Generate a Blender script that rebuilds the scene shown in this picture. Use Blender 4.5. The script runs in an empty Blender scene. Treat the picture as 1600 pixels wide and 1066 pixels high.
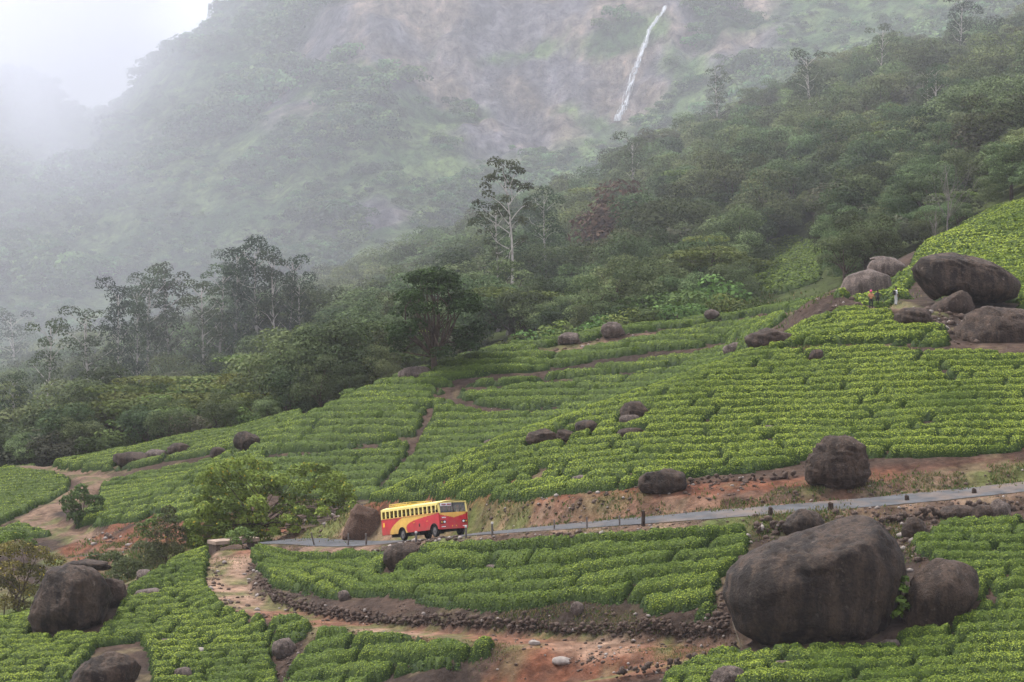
import bpy, bmesh, math, random
import numpy as np
from mathutils import Vector, Matrix, Euler

# ------------------------------------------------------------------ camera, sky, sun, exposure
scene = bpy.context.scene
COL = scene.collection
F, U0, V0 = 3778.0, 800.0, 443.0            # focal length in photo pixels, principal column, eye-level row
cam_data = bpy.data.cameras.new("camera")
cam = bpy.data.objects.new("camera", cam_data)
COL.objects.link(cam)
cam.location = (0, 0, 0)
cam.rotation_euler = (math.radians(90), 0, 0)
cam_data.sensor_width = 36.0
cam_data.lens = F / 1600.0 * 36.0
cam_data.shift_y = (V0 - 533.0) / 1600.0
cam_data.clip_start = 0.5
cam_data.clip_end = 20000
scene.camera = cam

SUN_EL, SUN_AZ = 58.0, -62.0                # elevation; azimuth from +Y (view direction) towards +X
world = bpy.data.worlds.new("World")
scene.world = world
world.use_nodes = True
wn = world.node_tree.nodes; wl = world.node_tree.links
for n in list(wn): wn.remove(n)
sky = wn.new("ShaderNodeTexSky"); sky.sky_type = 'NISHITA'; sky.sun_disc = False
sky.sun_elevation = math.radians(SUN_EL); sky.sun_rotation = math.radians(SUN_AZ)
sky.dust_density = 4.0; sky.air_density = 1.0; sky.altitude = 1500
veil = wn.new("ShaderNodeMix"); veil.data_type = 'RGBA'
veil.inputs[0].default_value = 0.85         # overcast veil, the same over the whole sky
veil.inputs[7].default_value = (10.3, 10.5, 11.7, 1)
bg = wn.new("ShaderNodeBackground"); bg.inputs[1].default_value = 0.08
wo = wn.new("ShaderNodeOutputWorld")
wl.new(sky.outputs[0], veil.inputs[6]); wl.new(veil.outputs[2], bg.inputs[0]); wl.new(bg.outputs[0], wo.inputs[0])

sun_data = bpy.data.lights.new("sun", 'SUN'); sun_data.energy = 2.9
sun_data.angle = math.radians(10); sun_data.color = (1.0, 0.96, 0.91)
sun = bpy.data.objects.new("sun", sun_data); COL.objects.link(sun)
a, e = math.radians(SUN_AZ), math.radians(SUN_EL)
sdir = Vector((math.sin(a) * math.cos(e), math.cos(a) * math.cos(e), math.sin(e)))
sun.rotation_euler = sdir.to_track_quat('Z', 'Y').to_euler()
sun.location = sdir * 400

vs = scene.view_settings
vs.view_transform = 'Standard'; vs.look = 'None'; vs.gamma = 1.0; vs.exposure = 0.95
cy = scene.cycles
cy.use_denoising = True
cy.max_bounces = 8; cy.diffuse_bounces = 3; cy.glossy_bounces = 2; cy.transmission_bounces = 3
cy.volume_bounces = 4; cy.transparent_max_bounces = 6
cy.use_adaptive_sampling = True; cy.adaptive_threshold = 0.02
try:
    cy.volume_step_rate = 0.5; cy.volume_max_steps = 128
except Exception: pass

rng = np.random.default_rng(7)
random.seed(7)

# ------------------------------------------------------------------ small helpers
def tag(o, label=None, cat=None, group=None, kind=None):
    if label: o["label"] = label
    if cat: o["category"] = cat
    if group: o["group"] = group
    if kind: o["kind"] = kind
    return o
def link(o, parent=None):
    COL.objects.link(o)
    if parent is not None: o.parent = parent
    return o
def empty(name, loc=(0, 0, 0), rot=(0, 0, 0)):
    o = bpy.data.objects.new(name, None); o.empty_display_size = 0.3
    o.location = loc; o.rotation_euler = rot
    return link(o)
def mesh_np(name, V, faces, cols=None, mats=(), smooth=False):
    """faces: list of int arrays (n,3) or (n,4); cols: per-vertex rgb"""
    me = bpy.data.meshes.new(name)
    V = np.asarray(V, dtype=np.float32)
    faces = [np.asarray(f, dtype=np.int32) for f in faces if len(f)]
    me.vertices.add(len(V)); me.vertices.foreach_set("co", V.ravel())
    nl = sum(f.size for f in faces); npoly = sum(len(f) for f in faces)
    me.loops.add(nl); me.polygons.add(npoly)
    me.loops.foreach_set("vertex_index", np.concatenate([f.ravel() for f in faces]))
    tot = np.concatenate([np.full(len(f), f.shape[1], np.int32) for f in faces])
    st = np.concatenate([[0], np.cumsum(tot)[:-1]]).astype(np.int32)
    me.polygons.foreach_set("loop_start", st)
    me.polygons.foreach_set("loop_total", tot)
    if smooth: me.polygons.foreach_set("use_smooth", np.ones(npoly, bool))
    me.update(calc_edges=True)
    if cols is not None:
        at = me.attributes.new("Col", 'FLOAT_COLOR', 'POINT')
        c4 = np.ones((len(V), 4), np.float32); c4[:, :3] = cols
        at.data.foreach_set("color", c4.ravel())
    for m in mats: me.materials.append(m)
    return me
def obj(name, me, parent=None, loc=None):
    o = bpy.data.objects.new(name, me)
    if loc is not None: o.location = loc
    return link(o, parent)

class MB:
    """collects boxes, tubes and prisms into one mesh"""
    def __init__(s): s.v = []; s.f = []
    def add(s, vs_, fs_):
        b = len(s.v); s.v += [tuple(p) for p in vs_]; s.f += [tuple(i + b for i in f) for f in fs_]; return s
    def box(s, x0, x1, y0, y1, z0, z1):
        return s.add([(x, y, z) for z in (z0, z1) for y in (y0, y1) for x in (x0, x1)],
                     [(0, 2, 3, 1), (4, 5, 7, 6), (0, 1, 5, 4), (2, 6, 7, 3), (0, 4, 6, 2), (1, 3, 7, 5)])
    def tube(s, pts, rad, n=8, cap=True):
        pts = [Vector(p) for p in pts]; rings = []
        if not hasattr(rad, '__len__'): rad = [rad] * len(pts)
        ref = None
        for i, p in enumerate(pts):
            t = (pts[min(i + 1, len(pts) - 1)] - pts[max(i - 1, 0)]).normalized()
            if ref is None:
                ref = Vector((1, 0, 0)) if abs(t.x) < 0.8 else Vector((0, 1, 0))
            a_ = (ref - t * ref.dot(t)).normalized(); b_ = t.cross(a_); ref = a_
            rings.append([p + (a_ * math.cos(2 * math.pi * k / n) + b_ * math.sin(2 * math.pi * k / n)) * rad[i] for k in range(n)])
        vs_ = [q for r in rings for q in r]; fs_ = []
        for i in range(len(rings) - 1):
            for k in range(n):
                k2 = (k + 1) % n
                fs_.append((i * n + k, i * n + k2, (i + 1) * n + k2, (i + 1) * n + k))
        if cap:
            fs_.append(tuple(range(n - 1, -1, -1))); fs_.append(tuple((len(rings) - 1) * n + k for k in range(n)))
        return s.add(vs_, fs_)
    def mesh(s, name, mat, bevel=0, smooth=False):
        me = bpy.data.meshes.new(name); me.from_pydata(s.v, [], s.f)
        if bevel:
            bm = bmesh.new(); bm.from_mesh(me)
            bmesh.ops.bevel(bm, geom=[e_ for e_ in bm.edges], offset=bevel, segments=2, profile=0.5, affect='EDGES', clamp_overlap=True)
            bm.to_mesh(me); bm.free()
        if smooth:
            for p in me.polygons: p.use_smooth = True
        me.materials.append(mat); me.update()
        return me
    def build(s, name, mat, parent=None, bevel=0, smooth=False):
        return obj(name, s.mesh(name, mat, bevel, smooth), parent)

def _hash(ix, iy, seed):
    h = (ix.astype(np.int64) * 374761393 + iy.astype(np.int64) * 668265263 + seed * 974634777) & 0x7fffffff
    h = ((h ^ (h >> 13)) * 1274126177) & 0x7fffffff
    h = (h ^ (h >> 16)) & 0x7fffffff
    return h / float(0x7fffffff)
def vnoise(x, y, seed=0):
    x = np.asarray(x, float); y = np.asarray(y, float)
    ix = np.floor(x); iy = np.floor(y); fx = x - ix; fy = y - iy
    fx = fx * fx * (3 - 2 * fx); fy = fy * fy * (3 - 2 * fy)
    a_ = _hash(ix, iy, seed); b_ = _hash(ix + 1, iy, seed); c_ = _hash(ix, iy + 1, seed); d_ = _hash(ix + 1, iy + 1, seed)
    return (a_ * (1 - fx) + b_ * fx) * (1 - fy) + (c_ * (1 - fx) + d_ * fx) * fy * 1.0
def fbm(x, y, seed=0, octv=4):
    s_ = 0; amp = 0.5; x = np.asarray(x, float); y = np.asarray(y, float); tot = 0
    for i in range(octv):
        s_ = s_ + amp * vnoise(x, y, seed + i * 17); tot += amp; amp *= 0.5; x = x * 2.03 + 5.1; y = y * 2.03 + 9.7
    return s_ / tot                              # 0..1
def in_poly(px, py, poly):
    px = np.asarray(px); py = np.asarray(py)
    res = np.zeros(px.shape, bool); n = len(poly)
    for i in range(n):
        x1, y1 = poly[i]; x2, y2 = poly[(i + 1) % n]
        if y1 == y2: continue
        c = ((y1 > py) != (y2 > py)) & (px < (x2 - x1) * (py - y1) / (y2 - y1) + x1)
        res ^= c
    return res
def poly_dist(px, py, line, closed=False):
    """distance to a polyline, plus the index of nearest segment and parameter, and signed side"""
    px = np.asarray(px, float); py = np.asarray(py, float)
    best = np.full(px.shape, 1e9); bi = np.zeros(px.shape, int); bt = np.zeros(px.shape); sd = np.zeros(px.shape)
    n = len(line)
    for i in range(n if closed else n - 1):
        ax, ay = line[i][:2]; bx, by = line[(i + 1) % n][:2]
        dx, dy = bx - ax, by - ay; L = dx * dx + dy * dy + 1e-12
        t = np.clip(((px - ax) * dx + (py - ay) * dy) / L, 0, 1)
        qx = ax + t * dx; qy = ay + t * dy
        d = np.hypot(px - qx, py - qy)
        m = d < best
        best = np.where(m, d, best); bi = np.where(m, i, bi); bt = np.where(m, t, bt)
        sd = np.where(m, np.sign((px - ax) * dy - (py - ay) * dx), sd)
    return best, bi, bt, sd
def catmull(pts, k=6):
    P = np.array(pts, float); P = np.vstack([2 * P[0] - P[1], P, 2 * P[-1] - P[-2]]); out = []
    for i in range(1, len(P) - 2):
        p0, p1, p2, p3 = P[i - 1], P[i], P[i + 1], P[i + 2]
        for t in np.arange(k) / k:
            out.append(0.5 * ((2 * p1) + (-p0 + p2) * t + (2 * p0 - 5 * p1 + 4 * p2 - p3) * t * t + (-p0 + 3 * p1 - 3 * p2 + p3) * t ** 3))
    out.append(P[-2]); return np.array(out)

# ------------------------------------------------------------------ materials
def new_mat(name):
    m = bpy.data.materials.new(name); m.use_nodes = True
    nt = m.node_tree
    for n in list(nt.nodes): nt.nodes.remove(n)
    out = nt.nodes.new("ShaderNodeOutputMaterial")
    return m, nt, out
def bsdf(nt, out, rough=0.7, spec=0.3, color=None, metallic=0.0):
    b = nt.nodes.new("ShaderNodeBsdfPrincipled")
    b.inputs["Roughness"].default_value = rough
    b.inputs["Specular IOR Level"].default_value = spec
    b.inputs["Metallic"].default_value = metallic
    if color: b.inputs["Base Color"].default_value = (*color, 1)
    nt.links.new(b.outputs[0], out.inputs[0])
    return b
def noise_node(nt, scale, detail=4, rough=0.55, vec=None, stretch=None):
    n = nt.nodes.new("ShaderNodeTexNoise"); n.inputs["Scale"].default_value = scale
    n.inputs["Detail"].default_value = detail; n.inputs["Roughness"].default_value = rough
    tc = nt.nodes.new("ShaderNodeTexCoord"); src = tc.outputs["Object"]
    if stretch:
        mp = nt.nodes.new("ShaderNodeMapping"); mp.inputs["Scale"].default_value = stretch
        nt.links.new(src, mp.inputs[0]); src = mp.outputs[0]
    nt.links.new(src, n.inputs["Vector"])
    return n
def ramp(nt, src, stops):
    r = nt.nodes.new("ShaderNodeValToRGB")
    el = r.color_ramp.elements
    while len(el) < len(stops): el.new(0.5)
    for e_, (p, c) in zip(el, stops): e_.position = p; e_.color = (*c, 1)
    nt.links.new(src, r.inputs[0]); return r
def mixc(nt, fac, a_, b_, mode='MIX'):
    m = nt.nodes.new("ShaderNodeMix"); m.data_type = 'RGBA'; m.blend_type = mode
    for s_, i in ((fac, 0), (a_, 6), (b_, 7)):
        if hasattr(s_, 'links'): nt.links.new(s_, m.inputs[i])
        elif i == 0: m.inputs[0].default_value = s_
        else: m.inputs[i].default_value = (*s_, 1)
    return m.outputs[2]
def bump(nt, b, src, strength=0.4, dist=0.1):
    n = nt.nodes.new("ShaderNodeBump"); n.inputs["Strength"].default_value = strength; n.inputs["Distance"].default_value = dist
    nt.links.new(src, n.inputs["Height"]); nt.links.new(n.outputs[0], b.inputs["Normal"])
def plain(name, color, rough=0.6, spec=0.3, metallic=0.0, var=0.15, nscale=3.0):
    m, nt, out = new_mat(name); b = bsdf(nt, out, rough, spec, None, metallic)
    n = noise_node(nt, nscale)
    lo = tuple(c * (1 - var) for c in color); hi = tuple(min(1, c * (1 + var)) for c in color)
    r = ramp(nt, n.outputs[0], [(0.3, lo), (0.7, hi)]); nt.links.new(r.outputs[0], b.inputs["Base Color"])
    return m
def leaf_mat(name, transl=0.3, objvar=0.0, tint=(1, 1, 1), gloss=0.25):
    """colour comes from the leaf's own attribute; optional variation from tree to tree"""
    m, nt, out = new_mat(name)
    at = nt.nodes.new("ShaderNodeAttribute"); at.attribute_name = "Col"
    c = mixc(nt, 1.0, at.outputs["Color"], tint, 'MULTIPLY')
    if objvar:
        oi = nt.nodes.new("ShaderNodeObjectInfo")
        h = nt.nodes.new("ShaderNodeHueSaturation")
        mr = nt.nodes.new("ShaderNodeMapRange"); mr.inputs[3].default_value = 0.5 - objvar * 0.03; mr.inputs[4].default_value = 0.5 + objvar * 0.05
        mv = nt.nodes.new("ShaderNodeMapRange"); mv.inputs[3].default_value = 1 - objvar * 0.6; mv.inputs[4].default_value = 1 + objvar * 0.7
        fr = nt.nodes.new("ShaderNodeMath"); fr.operation = 'MULTIPLY'; fr.inputs[1].default_value = 17.31
        fc = nt.nodes.new("ShaderNodeMath"); fc.operation = 'FRACT'
        nt.links.new(oi.outputs["Random"], mr.inputs[0]); nt.links.new(oi.outputs["Random"], fr.inputs[0]); nt.links.new(fr.outputs[0], fc.inputs[0]); nt.links.new(fc.outputs[0], mv.inputs[0])
        nt.links.new(mr.outputs[0], h.inputs["Hue"]); nt.links.new(mv.outputs[0], h.inputs["Value"]); nt.links.new(c, h.inputs["Color"])
        c = h.outputs[0]
    b = nt.nodes.new("ShaderNodeBsdfPrincipled"); b.inputs["Roughness"].default_value = 0.65; b.inputs["Specular IOR Level"].default_value = gloss * 0.35
    t = nt.nodes.new("ShaderNodeBsdfTranslucent"); mx = nt.nodes.new("ShaderNodeMixShader"); mx.inputs[0].default_value = transl
    nt.links.new(c, b.inputs["Base Color"]); nt.links.new(c, t.inputs[0])
    nt.links.new(b.outputs[0], mx.inputs[1]); nt.links.new(t.outputs[0], mx.inputs[2]); nt.links.new(mx.outputs[0], out.inputs[0])
    return m
def ground_mat(name, fine=1.6, bstr=0.6):
    m, nt, out = new_mat(name); b = bsdf(nt, out, 0.95, 0.1)
    at = nt.nodes.new("ShaderNodeAttribute"); at.attribute_name = "Col"
    n = noise_node(nt, fine, 8, 0.65)
    r = ramp(nt, n.outputs[0], [(0.25, (0.45, 0.42, 0.40)), (0.5, (0.95, 0.95, 0.95)), (0.72, (1.55, 1.5, 1.45))])
    nb_ = noise_node(nt, fine * 0.33, 6, 0.65, stretch=(1, 1, 0.45)); rb = ramp(nt, nb_.outputs[0], [(0.32, (0.50, 0.46, 0.44)), (0.5, (1, 1, 1)), (0.68, (1.25, 1.25, 1.25))])
    c = mixc(nt, 1.0, mixc(nt, 1.0, at.outputs["Color"], r.outputs[0], 'MULTIPLY'), rb.outputs[0], 'MULTIPLY')
    nt.links.new(c, b.inputs["Base Color"])
    bump(nt, b, n.outputs[0], bstr, 0.5)
    return m
def rock_mat(name, base=(0.010, 0.0066, 0.0045), light=(0.072, 0.049, 0.035), streak=1.0, lichen=0.5, sc=1.0):
    m, nt, out = new_mat(name); b = bsdf(nt, out, 0.75, 0.25)
    n1 = noise_node(nt, 0.35 * sc, 6, 0.6)
    n2 = noise_node(nt, 1.0 * sc, 5, 0.6, stretch=(1.3, 1.3, 0.16))     # vertical rain streaks
    n3 = noise_node(nt, 5.0 * sc, 6, 0.7); n6 = noise_node(nt, 1.7 * sc, 8, 0.72)
    c1 = ramp(nt, n1.outputs[0], [(0.30, base), (0.75, tuple(0.55 * p + 0.45 * q for p, q in zip(base, light)))])
    f2 = ramp(nt, n2.outputs[0], [(0.44, (0, 0, 0)), (0.60, (streak * 0.9,) * 3)])
    c2 = mixc(nt, f2.outputs[0], c1.outputs[0], light)
    f3 = ramp(nt, n6.outputs[0], [(0.60, (0, 0, 0)), (0.68, (lichen * 0.8,) * 3)])
    c3 = mixc(nt, f3.outputs[0], c2, (0.26, 0.22, 0.19))
    r4 = ramp(nt, n3.outputs[0], [(0.32, (0.45, 0.45, 0.45)), (0.62, (1.35, 1.3, 1.25))])
    c4 = mixc(nt, 1.0, c3, r4.outputs[0], 'MULTIPLY')
    nt.links.new(c4, b.inputs["Base Color"])
    bump(nt, b, n3.outputs[0], 0.9, 0.25)
    return m
M = {}
M['ground'] = ground_mat('soil_and_grass')
M['tea'] = leaf_mat('tea_leaf', 0.22, gloss=0.35)
M['leaf'] = leaf_mat('tree_leaf', 0.25, objvar=0.9, gloss=0.2)
M['leaf1'] = leaf_mat('shrub_leaf', 0.3, gloss=0.3)
M['bark'] = plain('brown_bark', (0.075, 0.055, 0.042), 0.9, 0.1, var=0.4, nscale=2.5)
M['grey_bark'] = plain('grey_bark', (0.17, 0.15, 0.135), 0.9, 0.1, var=0.3, nscale=1.2)
M['pale_bark'] = plain('pale_bark', (0.42, 0.38, 0.34), 0.85, 0.1, var=0.35, nscale=1.2)
M['rock'] = rock_mat('dark_boulder')
M['rock_giant'] = rock_mat('black_brown_boulder', (0.009, 0.006, 0.0042), (0.062, 0.042, 0.030), 1.0, 0.35, 0.8)
M['rock_brown'] = rock_mat('brown_boulder', (0.019, 0.0118, 0.008), (0.098, 0.065, 0.046), 0.6, 0.6, 1.3)
M['rock_grey'] = rock_mat('grey_boulder', (0.055, 0.040, 0.033), (0.19, 0.15, 0.13), 0.7, 0.9, 1.6)
M['earth_rock'] = rock_mat('earthy_mound', (0.085, 0.048, 0.032), (0.19, 0.12, 0.085), 0.3, 0.5, 2)
M['stone'] = rock_mat('wall_stone', (0.085, 0.056, 0.042), (0.21, 0.155, 0.125), 0.3, 0.7, 3)
M['stone_pale'] = plain('pale_stone', (0.26, 0.225, 0.20), 0.9, 0.1, var=0.3, nscale=2)

# ------------------------------------------------------------------ shape of the land
def P3(u, v, d): return ((u - U0) / F * d, d, (V0 - v) / F * d)
# (photo column, photo row, distance in metres) of points on the slopes
CP=[
# near spur, right column to left
(1800,700,181),(1800,560,200),(1800,470,222),(1800,400,250),(1800,300,300),
(1600,712,180),(1600,634,190),(1600,566,200),(1600,527,207),(1600,496,215),(1600,466,226),(1600,425,245),(1600,365,272),(1600,318,300),
(1400,730,179),(1400,644,190),(1400,573,200),(1400,540,206),(1400,507,212),(1400,483,218),(1400,466,228),(1420,425,250),(1480,380,275),(1450,388,290),
(1200,752,178.5),(1200,668,190),(1200,598,200),(1200,560,206),(1190,547,209),
(1100,582,204),(1000,762,179.5),(1000,686,190),(1000,639,197),(1000,622,200),
(800,787,187),(800,735,193),(800,692,199),
(650,790,198),(650,753,204.5),(585,800,205),(580,785,209),
# behind the spur: gully
(1150,620,224),(1000,690,214),(1000,668,232),(800,765,212),(800,745,228),(650,800,216),(650,772,230),(560,815,218),
# mid hill
(560,775,236),(560,690,250),(560,622,264),(620,600,266),(700,722,238),(700,640,254),(700,577,268),(760,560,270),
(850,652,248),(850,590,262),(850,541,273),(1000,602,252),(1000,550,264),(1000,516,276),(1150,547,256),(1150,496,279),
(1280,497,240),(1280,481,262),(1330,480,240),(1330,474,262),(1250,482,225),(1280,476,290),(1380,452,300),
(480,770,238),(480,720,248),(480,655,268),(400,780,236),(400,690,262),
# behind mid hill
(1000,535,310),(850,565,310),(700,610,310),(560,665,305),(620,650,310),
# left fields
(470,650,296),(300,684,302),(100,726,312),(-100,760,320),
(350,715,282),(130,745,290),(0,745,300),(250,765,268),(330,735,268),(200,800,254),(300,800,246),(60,812,264),(100,832,255),(-50,840,258),
(200,868,236),(130,872,240),(0,900,236),(-120,900,240),
# behind left fields
(300,720,340),(100,770,350),(480,690,335),(-100,790,350),
# road level and below road
(380,852,208),(455,845,208),(540,850,202),(600,849,197),(660,844,191),(720,837,185.5),(800,830,180),(900,822,176),(1050,810,173),(1200,798,172),(1350,786,172),(1500,772,173),(1620,759,174),(1800,741,176),
(1050,1010,157),(960,1008,159),(800,1002,162.5),(640,990,168),(500,972,175),(380,940,185),(350,900,195),
(640,920,177),(800,915,170),(1000,900,165),(480,900,188),(560,930,181),(720,880,179),
(1350,835,166),(1270,1005,151),(1140,1015,154),(1480,985,151),(1600,940,152),(1600,860,160),(1450,880,160),(1800,840,160),(1800,960,150),
(1400,1045,147),(1600,1066,142),(1100,1070,149),(1300,1140,138),(1700,1140,136),
(900,1090,151),(750,1066,156),(640,1056,161),(400,1010,174),(450,1066,167),(250,1000,178),(110,990,184),(0,1000,185),(-80,1000,186),
(200,925,193),(300,880,200),(0,1066,172),(200,1066,169),(-80,1066,174),
(500,1130,159),(100,1140,161),(800,1150,148),
# ravine beyond left shoulder
(0,985,200),(100,955,206),(200,912,212),(300,870,217),(-80,990,205),(0,960,220),(150,925,224),(280,870,226),
]
XY=[(P3(*c)) for c in CP]
# explicit x,y,z: valley below the camera's slope and far valley floor/forest hill
XY+=[(0,-40,4),(-120,-40,4),(120,-40,6),(0,0,-2.2),(-60,10,-6),(60,10,-3),(0,60,-24),(-60,60,-28),(60,60,-22),(0,115,-38),(-60,115,-40),(60,115,-36),(-120,110,-42),(120,110,-34),
(-30,140,-38),(30,132,-32),(60,150,-24),(-70,160,-36)]
FAR=[ # forested hill and valley floor, ground level
(0,720,400),(200,690,390),(400,650,380),(600,590,370),(800,545,360),(1000,505,360),(1200,475,350),(1350,440,345),(1500,380,345),(1650,290,345),
(1100,440,420),(1300,380,420),(1500,280,430),(1650,215,430),
(1000,400,480),(1200,300,500),(1400,215,510),(1650,150,510),
(850,440,520),(1000,345,560),(1120,265,590),(1240,180,610),(1400,150,630),(1650,90,640),(1800,60,640),
(700,490,520),(500,545,500),(250,620,480),(0,680,470),(-200,730,470),
(1650,130,720),(1240,230,720),(1000,380,720),(800,430,720),(500,500,700),(200,580,700),(0,620,700),(-250,640,700),
(1900,200,430),(1900,120,560),(2000,100,720),(-250,740,380),
]
XY+=[P3(*c) for c in FAR]
C=np.array(XY)
def tps_fit(C,lam):
    X=C[:,:2]/100.0; n=len(X)
    r2=((X[:,None]-X[None])**2).sum(-1)
    K=np.where(r2>0,0.5*r2*np.log(np.maximum(r2,1e-12)),0)+lam*np.eye(n)
    Pm=np.c_[np.ones(n),X]
    A=np.zeros((n+3,n+3)); A[:n,:n]=K; A[:n,n:]=Pm; A[n:,:n]=Pm.T
    b=np.zeros(n+3); b[:n]=C[:,2]
    return X,np.linalg.solve(A,b)
def tps_eval(fit,x,y):
    X,w=fit; n=len(X); x=np.asarray(x)/100.;y=np.asarray(y)/100.
    out=w[n]+w[n+1]*x+w[n+2]*y
    for i in range(n):
        r2=(x-X[i,0])**2+(y-X[i,1])**2
        out=out+w[i]*0.5*r2*np.log(np.maximum(r2,1e-12))
    return out
fit = tps_fit(C, 2e-5)

# road and tracks: centre lines in 3-D
ROAD = catmull([P3(*p) for p in [(130,868,243),(200,862,236),(300,856,226),(380,850,216),(455,846,208),(540,850,202),(600,849,197),(660,844,191),(720,837,185.5),(800,830,180),(900,822,176),(1050,810,173),(1200,798,172),(1350,786,172),(1500,772,173),(1620,759,174),(1800,741,176),(2000,720,180)]], 6)
TRACK = catmull([P3(*p) for p in [(372,862,202),(350,900,195),(372,938,185.5),(430,958,180),(500,974,175),(640,990,168),(800,1002,162.5),(960,1009,158.5),(1050,1014,157),(1110,1022,155.5)]], 6)
TRACK2 = catmull([P3(*p) for p in [(1110,1022,155.5),(1060,1034,154.5),(980,1050,154),(900,1062,154),(800,1075,155),(700,1100,157)]], 6)
def on_slope(u, v, d0, d1):
    d = np.arange(d0, d1, 0.25); z = tps_eval(fit, (u - U0) / F * d, d); k = int(np.argmax(z >= (V0 - v) / F * d))
    return ((u - U0) / F * d[k], d[k], float(z[k]))
UPTRACK = catmull([P3(1470,487,216), P3(1400,482,218), P3(1330,483,230)] + [on_slope(u_, v_, 232, 282) for u_, v_ in [(1280,490),(1200,499),(1100,511),(1000,527),(930,539),(870,549)]], 6)
LPATH = catmull([P3(*p) for p in [(40,728,308),(70,735,300),(130,743,291),(150,750,285),(120,770,277),(85,790,270),(55,806,266),(70,820,261),(105,833,255),(150,845,247),(190,858,240)]], 6)

gx = np.unique(np.r_[np.arange(-420, -140, 14), np.arange(-140, -72, 2.0), np.arange(-72, 72.01, 0.6), np.arange(72, 140, 2.0), np.arange(140, 421, 14)])
gy = np.unique(np.r_[np.arange(-60, 132, 8.0), np.arange(132, 332, 0.6), np.arange(332, 460, 2.0), np.arange(460, 800, 6.0)])
GX, GY = np.meshgrid(gx, gy)
def near_base(x, y): return tps_eval(fit, x, y)
HS = near_base(GX, GY)                                   # smooth slopes
H = HS + (fbm(GX / 7, GY / 7, 3) - 0.5) * 0.55 * np.clip((GY - 100) / 50, 0, 1) + (fbm(GX / 1.7, GY / 1.7, 9, 3) - 0.5) * 0.22
def carve(H, line, half, kcut, kfill, reach=14, drop=0.0, cross=0.0):
    d, bi, bt, sd = poly_dist(GX, GY, line)
    z = line[bi, 2] * (1 - bt) + line[np.minimum(bi + 1, len(line) - 1), 2] * bt - drop
    z = z - cross * sd * np.minimum(d, half)
    ex = np.maximum(0, d - half)
    rough = 1 + 0.6 * (fbm(GX / 1.9, GY / 1.9, 21, 3) - 0.5)
    hi = z + ex * kcut * rough; lo = z - ex * kfill * rough
    return np.where(d < reach, np.clip(H, np.minimum(lo, z), hi), H), d, sd
H, dr, sdr = carve(H, ROAD, 2.9, 1.7, 0.75, 12, 0.0, 0.06)
H, dt, sdt = carve(H, TRACK, 1.9, 1.3, 0.7, 9)
H, dt2, _ = carve(H, TRACK2, 1.6, 0.9, 0.7, 7)
H, du, _ = carve(H, UPTRACK, 1.5, 1.0, 0.6, 6)
H, dl, _ = carve(H, LPATH, 1.2, 1.0, 0.6, 6)
# flat yard beside the track end
PIT = P3(880, 1035, 157)
H = H - 1.2 * np.exp(-(((GX - PIT[0]) / 3.5) ** 2 + ((GY - PIT[1]) / 2.2) ** 2))

def bil(A, x, y):
    x = np.asarray(x, float); y = np.asarray(y, float)
    i = np.clip(np.searchsorted(gx, x) - 1, 0, len(gx) - 2); j = np.clip(np.searchsorted(gy, y) - 1, 0, len(gy) - 2)
    fx = np.clip((x - gx[i]) / (gx[i + 1] - gx[i]), 0, 1); fy = np.clip((y - gy[j]) / (gy[j + 1] - gy[j]), 0, 1)
    return (A[j, i] * (1 - fx) + A[j, i + 1] * fx) * (1 - fy) + (A[j + 1, i] * (1 - fx) + A[j + 1, i + 1] * fx) * fy
def hz(x, y): return bil(H, x, y)
def on_ground(u, v, dmin=135.0, dmax=700.0):
    """where the sight line of a photo pixel meets the ground"""
    d = np.arange(dmin, dmax, 0.25)
    z = hz((u - U0) / F * d, d); zr = (V0 - v) / F * d
    k = np.argmax(z >= zr)
    if z[k] < zr[k]: k = np.argmin(np.abs(z - zr))
    return ((u - U0) / F * d[k], d[k], float(z[k]))

# ---- ground colours: kinds of soil, grass, forest floor
def lerp(a_, b_, t): return a_ * (1 - t[..., None]) + b_ * t[..., None]
soil = np.array([0.060, 0.040, 0.030]); dsoil = np.array([0.036, 0.026, 0.021]); red = np.array([0.138, 0.056, 0.032]); tan = np.array([0.25, 0.165, 0.115])
grass = np.array([0.075, 0.10, 0.026]); ffloor = np.array([0.040, 0.050, 0.018]); hay = np.array([0.19, 0.15, 0.085])
n1 = fbm(GX / 5, GY / 5, 31); n2 = fbm(GX / 2, GY / 2, 41); n3 = fbm(GX / 11, GY / 11, 51)
C_ = lerp(np.broadcast_to(soil, H.shape + (3,)), dsoil, np.clip((n1 - 0.4) * 4, 0, 1))
uphill = sdr < 0
bank = np.clip((7.5 - dr) / 1.5, 0, 1) * np.where(uphill, 1, 0.0)
bank = bank * np.clip((n2 - 0.30) * 5, 0.12, 1) * np.clip(1.25 - 1.1 * np.clip((n3 - 0.5) * 5, 0, 1), 0.3, 1)
C_ = lerp(C_, red, bank * (GY < 230))
shoulder = np.clip((4.4 - dr) / 0.8, 0, 1) * np.clip((n2 - 0.3) * 3, 0.2, 1)
C_ = lerp(C_, tan * 0.8, shoulder)
C_ = lerp(C_, grass, np.clip((5.0 - dr) / 1.0, 0, 1) * np.clip((n1 - 0.52) * 8, 0, 0.8))
tr = np.minimum(np.minimum(dt, dt2), np.minimum(du, dl))
tcol = lerp(np.broadcast_to(tan, H.shape + (3,)), red, np.clip((n3 - 0.42) * 5, 0, 0.75))
tcol = lerp(tcol, tan * 0.62, np.clip((np.minimum(dt, dt2) - np.minimum(du, dl)) / 3, 0, 1))
C_ = lerp(C_, tcol, np.clip((2.2 - tr) / 0.9, 0, 1))
C_ = lerp(C_, grass, np.clip((2.8 - tr) / 0.9, 0, 1) * np.clip((n2 - 0.52) * 7, 0, 0.75))
pitd = np.hypot((GX - PIT[0]) / 1.7, GY - PIT[1])
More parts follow.
